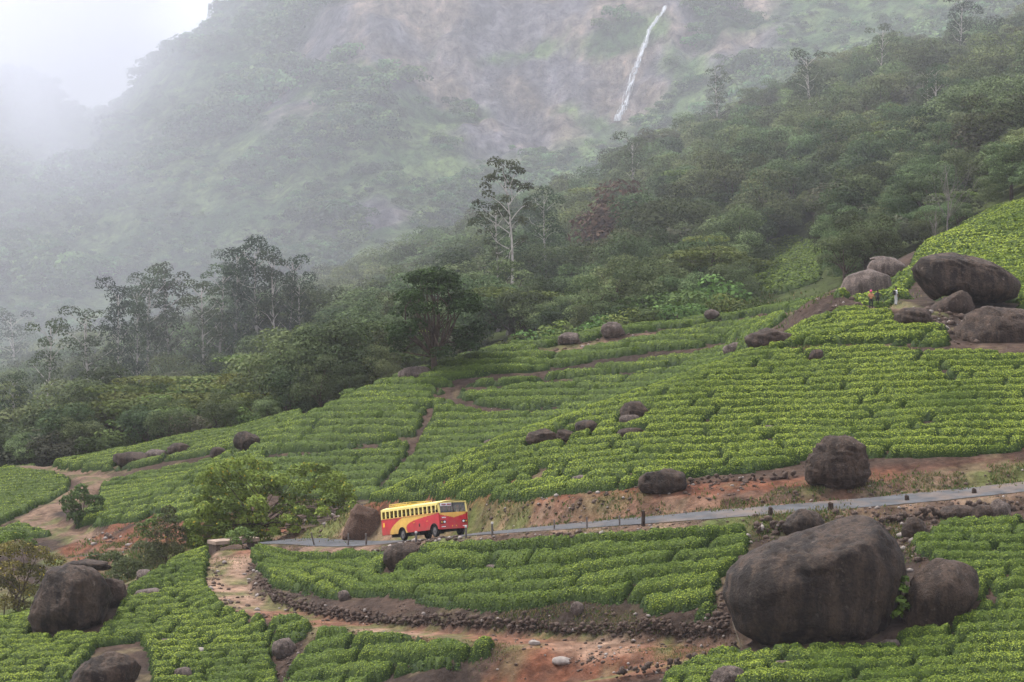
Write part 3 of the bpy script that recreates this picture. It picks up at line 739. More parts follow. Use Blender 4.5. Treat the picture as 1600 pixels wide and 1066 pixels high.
# lower left
tea_field([(-40,1010),(0,975),(42,958),(60,990),(150,1000),(185,960),(200,925),(260,890),(300,866),(322,857),(326,880),(318,910),(330,930),(350,958),(420,975),(470,975),(490,988),(470,1004),(430,1010),(425,1040),(440,1085),(300,1085),(240,1085),(235,1030),(220,1005),(150,1012),(100,1085),(-40,1085)],
          spacing=1.55, seglen=5.0, res=0.25, dens=120, lsize=0.122, height=0.70, sectors=[(130, 'the round boulder'), (260, 'the tilted bottom boulder'), (9999, 'the dirt track')], label='rounded tea hedge counted uphill in the lower left field by @', group='tea hedges left of the dirt track', bright=0.42, seed=13, tilt=0.45, gapw=0.40, bush=1.3)
tea_field([(500,990),(560,998),(640,1006),(730,1016),(768,1010),(765,1030),(700,1045),(600,1062),(560,1085),(430,1090),(452,1050),(470,1030),(490,1010)],
          spacing=1.5, seglen=9, res=0.25, dens=120, lsize=0.122, height=0.70, sectors=[(600, 'brown rock hump'), (9999, 'red dirt hollow')], label='tea hedge counted uphill in the triangular patch nearest the @', group='tea hedges under the dirt track', bright=0.18, seed=15, tilt=0.35)
# lower right
tea_field([(1040,1062),(1150,1016),(1180,1010),(1260,1022),(1370,1022),(1400,1005),(1470,985),(1540,950),(1700,930),(1700,1100),(1040,1100)],
          spacing=1.5, seglen=10, res=0.25, dens=120, lsize=0.122, height=0.8, sectors=[(1250, 'below the leaning stick'), (1420, 'in front of the giant boulder'), (9999, 'at the lower right picture edge')], label='tea hedge counted uphill @', group='tea hedges in front of the giant boulder', bright=0.42, seed=17, tilt=0.3, patchy=0.1)
tea_field([(1425,852),(1450,832),(1500,820),(1560,817),(1700,808),(1700,925),(1560,930),(1520,940),(1510,905),(1460,880),(1430,868)],
          spacing=1.55, seglen=10, res=0.25, dens=120, lsize=0.122, height=0.70, sectors=[(1530, 'beside the brown streaked boulder'), (9999, 'at the picture edge')], label='tea hedge counted uphill under the roadside rocks @', group='tea hedges right of the giant boulder', bright=0.38, seed=19, tilt=0.3)
# far hill and left fields: too many to pick apart
FAR_ = dict(spacing=1.95, seglen=13, res=0.30, dens=38, lsize=0.165, height=0.75, gapw=0.62, wob=0.10)
tea_field([(300,0,247),(400,0,238),(480,0,236),(560,0,233),(650,0,230),(750,0,230),(850,0,228),(1000,0,224),(1100,0,224),(1180,0,230),(1260,0,238),(1285,0,268),(1150,0,284),(1000,0,280),(850,0,277),(760,0,274),(700,0,272),(640,0,270),(560,0,268),(480,0,270),(400,0,266),(330,0,272)],
          bright=0.22, seed=21, tilt=0.08, paths=[(gullyA, 0.45), (ledge1, 1.0), (ledge2, 1.4), (ledge4, 0.8), (ledge5, 0.7), (UPTRACK, 2.3)], **FAR_)
tea_field([(85,732),(130,738),(200,736),(260,722),(330,712),(400,690),(475,662),(472,648),(400,662),(300,684),(200,706),(100,724)], bright=0.5, seed=23, dirv=(0.35, 1.0, 0.0), **FAR_)
tea_field([(160,760),(210,748),(330,722),(370,716),(330,740),(300,760),(270,775),(200,790),(120,826),(118,815),(150,790)], bright=0.5, seed=25, tilt=0.2, **FAR_)
tea_field([(240,800),(270,780),(330,745),(400,715),(440,740),(400,790),(330,815),(260,812)], bright=0.45, seed=26, tilt=0.2, **FAR_)
tea_field([(118,828),(150,805),(200,785),(250,770),(300,765),(300,790),(250,800),(200,822)], bright=0.55, seed=27, tilt=0.3, **{**FAR_, 'seglen': 3.2})
tea_field([(-40,745),(30,725),(60,735),(110,750),(100,775),(60,790),(20,812),(-40,840)], bright=0.4, seed=28, tilt=0.2, paths=[(LPATH, 2.2)], **FAR_)
tea_field([(-40,850),(30,822),(80,838),(20,842),(-40,870)], bright=0.4, seed=29, tilt=0.2, **FAR_)
tea_field([(1165,455),(1180,390),(1230,372),(1290,380),(1280,440),(1220,460)], bright=-0.1, seed=33, tilt=0.1, **{**FAR_, 'res': 0.6, 'dens': 10, 'lsize': 0.5, 'spacing': 2.4})
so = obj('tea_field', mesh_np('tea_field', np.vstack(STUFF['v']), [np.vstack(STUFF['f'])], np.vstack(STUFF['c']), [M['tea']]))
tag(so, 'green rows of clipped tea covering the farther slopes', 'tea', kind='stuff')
print('tea hedges', len(TEA_OBJ), 'tea tris', sum(len(o.data.polygons) * 2 for o in TEA_OBJ), len(so.data.polygons) * 2)

# ------------------------------------------------------------------ mountain
MC = [(-300,640,722),(0,622,722),(200,582,722),(500,502,722),(800,434,740),(1000,402,740),(1240,244,760),(1650,144,760),(2000,114,760),
(-300,500,850),(-300,300,1000),(-300,180,1100),(-300,220,1250),
(0,560,800),(0,450,880),(0,330,960),(0,215,1050),(20,150,1110),(0,200,1250),
(100,500,840),(100,380,920),(100,260,1010),(80,165,1085),(130,240,1130),
(200,480,850),(200,350,920),(200,250,980),(215,135,1060),(170,250,1060),(250,140,1150),
(300,430,870),(300,300,930),(300,180,1000),(290,92,1070),(330,85,1130),(330,130,1250),
(400,400,880),(400,280,930),(385,200,980),(410,20,1120),(430,-40,1160),
(480,370,880),(480,250,930),(455,140,985),(492,52,1018),(470,40,1100),(500,-60,1160),
(600,330,890),(600,200,945),(600,80,985),(600,0,1010),(600,-150,1080),
(800,370,870),(800,285,925),(800,190,965),(800,90,995),(800,0,1020),(800,-150,1090),
(1000,330,870),(1000,250,920),(1000,190,950),(1000,100,972),(1000,20,992),(1000,-40,1030),(1000,-150,1090),
(1200,175,890),(1200,105,945),(1200,40,985),(1200,-60,1050),(1400,80,900),(1400,0,970),(1400,-100,1050),
(1650,20,900),(1650,-70,980),(1650,-160,1050),(2000,0,900),(2000,-150,1050),
(600,-300,1250),(1000,-320,1250),(1400,-320,1250),(1900,-320,1250),(-300,320,1450),(0,320,1450),(300,250,1450),(600,-100,1500),(1000,-200,1500),(1700,-200,1500)]
mfit = tps_fit(np.array([P3(*p) for p in MC]), 1e-5)
mx = np.arange(-330, 341, 2.8); my = np.arange(716, 1480, 3.2)
MX, MY = np.meshgrid(mx, my)
MH0 = tps_eval(mfit, MX, MY)
wx = MX + 14 * (fbm(MX / 40, MY / 40, 71) - 0.5); 
rid = 1 - np.abs(2 * fbm(wx / 38, MY / 60 + MX / 90, 73, 4) - 1)
MU = U0 + MX / MY * F; MV = V0 - MH0 / MY * F                      # where each point sits seen from the viewpoint
rockA = [(470,60),(520,10),(600,-40),(1180,-40),(1230,60),(1150,130),(1040,190),(940,215),(820,265),(735,260),(690,190),(640,160),(560,150),(490,185),(420,215),(395,175),(440,110)]
rockC = [(430,405),(470,355),(580,318),(650,345),(600,385),(500,400),(450,425)]
rockD = [(215,240),(260,190),(330,150),(350,190),(280,240)]
def soft_poly(poly, soft):
    s_ = in_poly(MU, MV, poly); d = poly_dist(MU, MV, poly, True)[0]
    return np.clip(0.5 + np.where(s_, d, -d) / soft, 0, 1)
rockm = np.maximum.reduce([soft_poly(rockA, 60), soft_poly(rockC, 30) * 0.9, soft_poly(rockD, 60) * 0.7])
rockm = rockm * np.clip((0.66 - fbm(MX / 24, MY / 30 + MH0 / 30, 81, 4)) * 6 + 0.15, 0, 1)
MH = MH0 + (rid - 0.6) * 13 * np.clip((MY - 760) / 100, 0, 1) + (fbm(MX / 9, MY / 9 + MH0 / 9, 77, 4) - 0.5) * (3.0 + 6.0 * rockm)
ledge_ = MH / 11.0 + 0.8 * fbm(MX / 25, MY / 25, 83, 3)
fr_ = ledge_ - np.floor(ledge_)
MH = MH + rockm * 3.5 * (np.clip(fr_ * 2.5, 0, 1) - fr_)            # rock ledges
cliff_a = np.array([0.135, 0.128, 0.150]); cliff_b = np.array([0.215, 0.175, 0.150]); scrub = np.array([0.060, 0.115, 0.042]); scrub2 = np.array([0.15, 0.22, 0.080])
cn = fbm(MX / 16 + MH0 / 20, MY / 16, 85, 4); cs = fbm(MX / 3.5, MH0 / 26, 87, 4)
MCc = lerp(np.broadcast_to(cliff_a, MH.shape + (3,)), cliff_b, np.clip((cn - 0.45) * 5, 0, 1)) * (0.35 + 1.3 * cs[..., None])
MCs = lerp(np.broadcast_to(scrub, MH.shape + (3,)), scrub2, np.clip((fbm(MX / 12, MY / 12, 89) - 0.4) * 4, 0, 1))
MCol = lerp(MCs, MCc, np.clip(rockm * 1.6 - 0.2, 0, 1))
m, nt, out = new_mat('cliff_and_scrub'); b = bsdf(nt, out, 0.95, 0.1)
at = nt.nodes.new("ShaderNodeAttribute"); at.attribute_name = "Col"
na = noise_node(nt, 0.10, 10, 0.7); nbk = noise_node(nt, 0.30, 8, 0.7, stretch=(1, 1, 0.22)); nc = noise_node(nt, 0.9, 6, 0.7)
ra = ramp(nt, na.outputs[0], [(0.30, (0.35,) * 3), (0.5, (0.95,) * 3), (0.70, (1.6, 1.55, 1.5))]); rb = ramp(nt, nbk.outputs[0], [(0.34, (0.40, 0.40, 0.44)), (0.52, (1, 1, 1)), (0.68, (1.45, 1.35, 1.25))])
c = mixc(nt, 1.0, mixc(nt, 1.0, at.outputs["Color"], ra.outputs[0], 'MULTIPLY'), rb.outputs[0], 'MULTIPLY'); nt.links.new(c, b.inputs["Base Color"])
ad = nt.nodes.new("ShaderNodeMath"); ad.operation = 'ADD'; nt.links.new(na.outputs[0], ad.inputs[0]); nt.links.new(nbk.outputs[0], ad.inputs[1])
bump(nt, b, ad.outputs[0], 1.0, 5.0); M['mountain'] = m
nym, nxm = MH.shape; im = np.arange(nym * nxm).reshape(nym, nxm)
mq = np.stack([im[:-1, :-1], im[:-1, 1:], im[1:, 1:], im[1:, :-1]], -1).reshape(-1, 4)
tag(obj('mountain', mesh_np('mountain', np.stack([MX, MY, MH], -1).reshape(-1, 3), [mq], MCol.reshape(-1, 3), [M['mountain']], True)), kind='structure')
def mbil(A, x, y):
    i = np.clip(((np.asarray(x) - mx[0]) / 2.8).astype(int), 0, nxm - 2); j = np.clip(((np.asarray(y) - my[0]) / 3.2).astype(int), 0, nym - 2)
    fx = np.clip((x - mx[i]) / 2.8, 0, 1); fy = np.clip((y - my[j]) / 3.2, 0, 1)
    return (A[j, i] * (1 - fx) + A[j, i + 1] * fx) * (1 - fy) + (A[j + 1, i] * (1 - fx) + A[j + 1, i + 1] * fx) * fy
def on_mountain(u, v):
    d = np.arange(760, 1300, 1.0); z = mbil(MH, (u - U0) / F * d, d); k = np.argmax(z >= (V0 - v) / F * d)
    return np.array([(u - U0) / F * d[k], d[k], z[k]])

# waterfall: strands running down the cliff
m, nt, out = new_mat('falling_water'); b = bsdf(nt, out, 0.35, 0.5, (0.46, 0.48, 0.51)); M['water'] = m
wpx = catmull([(1040,12,0),(1036,22,0),(1024,38,0),(1014,52,0),(1009,70,0),(1001,88,0),(996,104,0),(990,120,0),(984,138,0),(979,156,0),(974,172,0),(965,192,0)], 5)
wline = np.array([on_mountain(p[0], p[1]) for p in wpx])
wm = MB()
for s_, r_ in ((0.0, 0.30), (-0.8, 0.16), (0.7, 0.18), (0.35, 0.22), (-0.4, 0.2), (1.1, 0.1), (-1.2, 0.1)):
    pts = []
    for i, p in enumerate(wline):
        spread = 0.5 + 1.0 * (i / len(wline)) ** 0.7 if i % 60 else 0.5
        off = s_ * spread + 0.5 * (vnoise(i * 0.35, s_ * 9, 3) - 0.5)
        zz = float(mbil(MH, p[0] + off, p[1])); pts.append((p[0] + off * 0.8, p[1] - 1.0, p[2] + 0.45))
    wm.tube(pts, [0.72 * r_ * max(0.12, 1.9 * float(vnoise(i * 0.6, s_ * 5 + 2, 8)) - 0.1) for i in range(len(pts))], 6)
tag(wm.build('waterfall', M['water'], None, 0, True), 'thin white waterfall running down the bare cliff', 'waterfall')

# ------------------------------------------------------------------ trees
G_DARK = np.array([0.024, 0.040, 0.014]); G_MID = np.array([0.158, 0.192, 0.080]); G_LIGHT = np.array([0.13, 0.17, 0.045])
def clump_leaves(clumps, lsize, dens, c0, c1, spread=0.40, shell=0.6):
    """clumps: (centre, radii, tone); leaf quads through the outer volume of every clump"""
    LV = []; LC = []
    for c, r, tone in clumps:
        r = np.array(r, float); ar = 4 * math.pi * ((r[0] * r[1]) ** 1.6 / 3 + (r[0] * r[2]) ** 1.6 / 3 + (r[1] * r[2]) ** 1.6 / 3) ** (1 / 1.6)
        n = max(6, int(ar * dens))
        d = rng.normal(size=(n, 3)); d /= np.linalg.norm(d, axis=1)[:, None]
        d[:, 2] = np.where(d[:, 2] < -0.45, -d[:, 2], d[:, 2])
        lump = 0.78 + 0.44 * fbm(d[:, 0] * 2.2 + c[0], d[:, 1] * 2.2 + d[:, 2] * 2 + c[1], 5, 2)
        rad = (shell + (1 - shell) * rng.random(n) ** 0.5) * lump
        p = np.array(c) + d * r * rad[:, None]
        V, nr = leaf_quads(p, d / r * r.min(), lsize, 0.25, spread)
        t = np.clip(tone + 0.45 * (rng.random(n) - 0.5), 0, 1)
        col = lerp(np.broadcast_to(c0, (n, 3)), c1, t) * (0.75 + 0.5 * rng.random((n, 1)))
        LV.append(V); LC.append(np.repeat(col, 4, axis=0))
    V = np.concatenate(LV).reshape(-1, 3); Cc = np.concatenate(LC)
    return V, np.arange(len(V)).reshape(-1, 4), Cc
def limbs(mb, base, tips, r0, bend=0.25, n=5, sides=6):
    for t in tips:
        a_ = np.array(base[0]); tt = np.array(t); L = np.linalg.norm(tt - a_)
        off = rng.normal(size=3) * L * 0.10
        pts = [a_ * (1 - s_) + tt * s_ + off * math.sin(s_ * math.pi) + np.array([0, 0, bend * L * (s_ * (1 - s_))]) for s_ in np.linspace(0, 1, n)]
        rr = r0 * (0.6 + 0.4 * rng.random())
        mb.tube(pts, [rr * (1 - 0.8 * s_) + 0.012 for s_ in np.linspace(0, 1, n)], sides, False)
def gen_tree(kind, seed):
    """returns trunk mesh, crown mesh (or None) and the height of the model"""
    global rng
    keep = rng; rng = np.random.default_rng(seed); R = rng.random
    mb = MB(); clumps = []; bark = 'bark'; ls, dens, c0, c1 = 0.32, 9.5, G_DARK, G_MID
    if kind == 'broad':
        Ht = 11; rx = 3.6 + 1.4 * R(); th = 3.0
        mb.tube([(0, 0, -1), (0.1, 0, th * 0.5), (0.15, 0.1, th), (0.1, 0.2, Ht * 0.7)], [0.34, 0.27, 0.22, 0.06], 7)
        for i in range(17):
            a_ = R() * 6.28; z_ = th + 0.8 + (Ht - th - 1.6) * R(); q = rx * math.sqrt(max(0.05, 1 - ((z_ - (th + Ht) / 2) / (Ht - th) * 1.7) ** 2)) * (0.35 + 0.65 * R())
            rr = 1.2 + 0.9 * R(); clumps.append(((q * math.cos(a_), q * math.sin(a_), z_), (rr * 1.15, rr * 1.15, rr * 0.85), 0.25 + 0.5 * R()))
        limbs(mb, [(0.1, 0, th)], [c[0] for c in clumps[::2]], 0.13)
    elif kind == 'euc':
        Ht = 26; bark = 'pale_bark'; c0, c1 = np.array([0.030, 0.045, 0.022]), np.array([0.070, 0.095, 0.045]); ls, dens = 0.40, 5.2
        lean = rng.normal(size=2) * 0.9
        tp = [(lean[0] * s_ ** 2 + 0.25 * math.sin(s_ * 7 + seed), lean[1] * s_ ** 2, -1 + (Ht - 1) * s_) for s_ in np.linspace(0, 1, 9)]
        mb.tube(tp, [0.34 - 0.30 * s_ for s_ in np.linspace(0, 1, 9)], 7)
        for i in range(21):
            s_ = 0.38 + 0.62 * (i / 20); z_ = -1 + (Ht - 1) * s_; a_ = i * 2.4 + R(); q = (0.6 + 3.4 * R()) * (1.15 - 0.75 * max(0, s_ - 0.5))
            cx_, cy_ = lean[0] * s_ ** 2, lean[1] * s_ ** 2; rr = 1.0 + 0.95 * R()
            c = (cx_ + q * math.cos(a_), cy_ + q * math.sin(a_), z_ + 0.8 * q * 0.6)
            clumps.append((c, (rr * 1.1, rr * 1.1, rr * 0.85), 0.2 + 0.6 * R()))
            limbs(mb, [(cx_, cy_, z_ - 1.2)], [c], 0.09, 0.1)
    elif kind == 'flat':
        Ht = 10; ls, dens = 0.40, 5.0; c0, c1 = np.array([0.040, 0.058, 0.018]), np.array([0.15, 0.175, 0.045])
        mb.tube([(0, 0, -1), (0.15, 0, 2.5), (0.4, 0.1, 5.2)], [0.28, 0.22, 0.14], 7)
        for i in range(11):
            a_ = i * 2.4 + R(); q = 0.6 + 3.9 * R(); z_ = 5.0 + 4.4 * R() * (1.1 - q / 7); rr = 1.4 + 0.9 * R()
            clumps.append(((q * math.cos(a_), q * math.sin(a_), z_), (rr * 1.5, rr * 1.5, 0.5), 0.35 + 0.5 * R()))
        limbs(mb, [(0.15, 0, 2.6)], [c[0] for c in clumps], 0.11, 0.15)
    elif kind == 'lone':
        Ht = 13; ls, dens = 0.34, 11; c0, c1 = np.array([0.024, 0.040, 0.015]), np.array([0.090, 0.125, 0.034])
        mb.tube([(0, 0, -1), (0.05, 0, 1.2), (-0.1, 0.1, 2.6), (0.0, 0, 6), (0.1, 0, 9.5)], [0.42, 0.34, 0.30, 0.16, 0.05], 8)
        for i in range(48):
            a_ = R() * 6.28; z_ = 2.3 + 9.6 * R(); pr = 1 - abs((z_ - 5.6) / 7.4) ** 1.9; q = 5.4 * pr * (0.25 + 0.75 * math.sqrt(R())); rr = 0.85 + 0.75 * R()
            clumps.append(((q * math.cos(a_), q * math.sin(a_), z_), (rr * 1.2, rr * 1.2, rr * 0.75), 0.15 + 0.3 * R() + 0.3 * (z_ / 13)))  # tone rises with height, painting the lit treetop into the leaf colour
        clumps.append(((0.5, 0, 12.3), (1.1, 1.1, 0.9), 0.6))
        limbs(mb, [(0, 0, 2.0)], [c[0] for c in clumps[::2]], 0.17, 0.12); limbs(mb, [(0, 0, 5.0)], [c[0] for c in clumps[1::3]], 0.09, 0.1)
    elif kind == 'sparse':
        Ht = 26; bark = 'pale_bark'; c0, c1 = np.array([0.034, 0.048, 0.022]), np.array([0.085, 0.105, 0.045]); ls, dens = 0.42, 6.0
        tp = [(1.3 * math.sin(s_ * 3.0) - 0.6 * s_, 0, -1 + (Ht - 1.5) * s_) for s_ in np.linspace(0, 1, 10)]
        mb.tube(tp, [0.36 - 0.30 * s_ for s_ in np.linspace(0, 1, 10)], 7)
        for i, (sx, sz, rr) in enumerate([(-0.5, 25.5, 1.8), (1.6, 24.6, 1.5), (-2.6, 23.6, 1.3), (2.9, 22.2, 1.4), (-3.3, 21.0, 1.5), (0.6, 22.4, 1.5), (3.9, 19.5, 1.4), (-4.3, 18.0, 1.5), (-1.6, 19.3, 1.3), (2.2, 17.4, 1.1), (-2.9, 15.6, 1.2), (3.1, 14.2, 1.0), (-1.9, 12.6, 0.9)]):
            c = (sx, rng.normal() * 1.2, sz); clumps.append((c, (rr * 0.9, rr * 0.9, rr * 0.55), 0.25 + 0.5 * R()))
            for _ in range(3):
                r2 = rr * (0.3 + 0.4 * R()); clumps.append(((sx + rng.normal() * rr, c[1] + rng.normal() * rr * 0.8, sz + rng.normal() * rr * 0.5 - 0.2), (r2 * 1.2, r2 * 1.2, r2 * 0.8), 0.2 + 0.6 * R()))
            limbs(mb, [(0.4, 0, sz - 2.6)], [c], 0.10, 0.1)
    elif kind == 'bare':
        Ht = 12; bark = 'grey_bark'
        mb.tube([(0, 0, -1), (0.2, 0, 3), (-0.1, 0, 7), (0.5, 0, 11.5)], [0.12, 0.10, 0.07, 0.02], 6)
        limbs(mb, [(0.1, 0, 4)], [(rng.normal() * 2.4, rng.normal() * 1.8, 7 + 4.5 * R()) for _ in range(9)], 0.035, 0.1)
        limbs(mb, [(0.0, 0, 6.5)], [(rng.normal() * 2.2, rng.normal() * 1.8, 9 + 3 * R()) for _ in range(8)], 0.025, 0.1)
    elif kind in ('bush', 'rusty', 'grey'):
        Ht = 4.2 if kind == 'bush' else 8.5; ls, dens = (0.30, 8.0) if kind == 'bush' else (0.42, 5.0)
        c0, c1 = {'bush': (np.array([0.040, 0.062, 0.018]), np.array([0.13, 0.17, 0.045])), 'rusty': (np.array([0.075, 0.040, 0.028]), np.array([0.19, 0.105, 0.065])), 'grey': (np.array([0.055, 0.060, 0.035]), np.array([0.125, 0.125, 0.075]))}[kind]
        k = Ht / 4.2
        for i in range(11):
            a_ = R() * 6.28; q = 1.5 * k * math.sqrt(R()); z_ = (0.7 + 2.6 * R() * (1 - q / (3 * k))) * k; rr = (0.65 + 0.5 * R()) * k
            clumps.append(((q * math.cos(a_), q * math.sin(a_), z_), (rr * 1.1, rr * 1.1, rr * 0.85), 0.2 + 0.6 * R()))
        mb.tube([(0, 0, -0.5), (0, 0.05, 0.8 * k), (0.1, 0, 2 * k)], [0.10 * k, 0.08 * k, 0.03 * k], 6); limbs(mb, [(0, 0, 0.3 * k)], [c[0] for c in clumps[::2]], 0.05 * k)
    tm = mb.mesh('trunk', M[bark], 0, True)
    cm = None; data = None
    if clumps:
        data = clump_leaves(clumps, ls, dens, c0, c1); cm = mesh_np('crown', data[0], [data[1]], data[2], [M['leaf']])
    rng = keep
    return tm, cm, Ht, data
VARI = {}
for k_, n_ in (('broad', 5), ('euc', 4), ('flat', 3), ('lone', 1), ('sparse', 1), ('bare', 2), ('bush', 3), ('rusty', 1), ('grey', 2)):
    VARI[k_] = [gen_tree(k_, 500 + 13 * i + len(k_) * 101) for i in range(n_)]
def tree(kind, x, y, z, height, label, group=None, name=None, rot=None, wide=1.0, var=None, cat='tree'):
    vs_ = VARI[kind]; tm, cm, Ht, _ = vs_[int(rng.integers(len(vs_))) if var is None else var]
    s_ = height / Ht
    r = empty(name or {'broad': 'forest_tree', 'euc': 'eucalyptus_tree', 'flat': 'umbrella_tree', 'bush': 'shrub'}.get(kind, kind + '_tree'), (x, y, z), (0, 0, rng.random() * 6.28 if rot is None else rot))
    r.scale = (s_ * wide, s_ * wide, s_)
    link(bpy.data.objects.new('trunk', tm), r)
    if cm: link(bpy.data.objects.new('crown', cm), r)
    return tag(r, label, cat, group)
def tree_px(kind, u, vtop, d, label, group=None, wide=1.0, hmin=2.0, **k):
    x = (u - U0) / F * d; z = float(hz(x, d)); h = max(hmin, (V0 - vtop) / F * d - z)
    return tree(kind, x, d, z, h, label, group, wide=wide, **k)
# single trees
tree_px('lone', 678, 418, 268, 'lone dark spreading tree on the crest of the far tea hill', name='lone_tree', rot=0.6, wide=1.12)
tree_px('sparse', 792, 254, 400, 'tall sparse tree with pale bent trunk rising above the forest', name='tall_sparse_tree', rot=0.0, wide=0.85)
tree_px('rusty', 968, 258, 470, 'rusty reddish tree among the green forest on the hillside', name='rusty_tree', hmin=6)
tree_px('bare', 1462, 318, 316, 'leafless pale leaning tree behind the hilltop boulders', name='bare_tree', rot=1.2)
tree_px('bare', 1482, 250, 345, 'leafless pale tree with wide twigs above the hilltop boulders', name='bare_tree', rot=2.6, var=1)
for (u, vt, d, w) in [(72,500,372,1.0),(20,585,352,.9),(140,482,388,1.25),(185,446,396,.9),(214,446,398,.85),(232,430,404,1.0),(262,418,408,1.1),(318,440,398,1.1),(345,420,402,1.15),(368,386,408,1.0),(402,383,404,1.05),(428,400,400,1.0),(452,402,404,.9),(470,440,398,.9)]:
    tree_px('euc', u, vt - 8, d, 'tall hazy eucalyptus in the line above the left forest', 'eucalyptus trees above the left forest', w)
for (u, vt, d, w) in [(180,592,336,1.3),(215,578,345,1.3),(250,572,352,1.4),(290,560,360,1.4),(330,566,350,1.4),(300,590,335,1.4),(350,592,334,1.2),(410,556,345,1.2),(430,590,326,1.1),(385,560,362,1.2),(600,472,330,1.1),(575,480,345,1.2),(560,540,318,1.1),(455,520,352,1.2),(250,610,332,1.2),(160,620,340,1.1),(395,600,322,1.1)]:
    tree_px('flat', u, vt, d, 'flat-topped umbrella tree in the left forest belt', 'umbrella trees in the left forest belt', w)
for (u, vt, d, w) in [(440,520,325,1.2),(470,515,318,1.0),(505,492,312,1.0),(535,510,308,1.0),(560,520,312,1.1),(590,545,305,1.0),(610,560,300,.9),(500,560,302,1.1),(455,570,310,1.1),(545,570,300,1.0)]:
    tree_px('broad', u, vt, d, 'dark round tree in the hollow between left forest and lone tree', 'dark trees behind the far tea hill', w, name='dark_tree')
for (u, vt, d, w, kd) in [(100,625,328,1.2,'broad'),(60,640,330,1.3,'grey'),(20,665,332,1.2,'bush'),(130,645,324,1.1,'broad'),(90,655,322,1.2,'grey'),(45,675,326,1.2,'broad'),(230,628,320,1.3,'broad'),(265,625,316,1.2,'broad'),(300,620,318,1.2,'grey'),(190,640,324,1.2,'bush'),(345,612,312,1.1,'broad'),(380,620,312,1.1,'bush'),(420,615,308,1.1,'broad'),(160,660,320,1.3,'bush'),(-20,660,328,1.2,'broad'),(5,640,345,1.2,'broad'),(110,600,345,1.2,'broad'),(150,580,355,1.1,'broad'),(60,600,352,1.1,'broad'),(20,620,358,1.1,'broad')]:
    tree_px(kd, u, vt, d, 'bushy tree at the lower edge of the left forest', 'bushy trees at the edge of the left forest', w, name='forest_edge_tree')
# forest of the right hillside and valley: nearest ones as single trees, the rest as one mass
cand = []
for y in np.arange(338, 660, 5.6):
    half = 0.235 * y + 14
    for x in np.arange(-half, half, 5.6):
        xx, yy = x + rng.normal() * 1.6, y + rng.normal() * 1.6
        u = U0 + xx / yy * F; zg = float(hz(xx, yy)); v = V0 - zg / yy * F
        if yy < 352 and u < 640: continue
        if u > 1400 and yy < 352: continue
        if 1168 < u < 1288 and yy < 425 and v > 372: continue             # small hazy tea terrace
        if fbm(xx / 14, yy / 14, 63, 2) < 0.30: continue
        cand.append((xx, yy, zg, u))
cand = np.array(cand)
hs_ = 6.5 + 8.5 * rng.random(len(cand)) ** 1.5 + 3.0 * (fbm(cand[:, 0] / 20, cand[:, 1] / 20, 65, 2) - 0.3)
hs_ = hs_ * np.where(cand[:, 1] < 400, np.where(cand[:, 3] > 1250, 0.6, 0.8), 1.0)
vtop = V0 - (cand[:, 2] + hs_) / cand[:, 1] * F
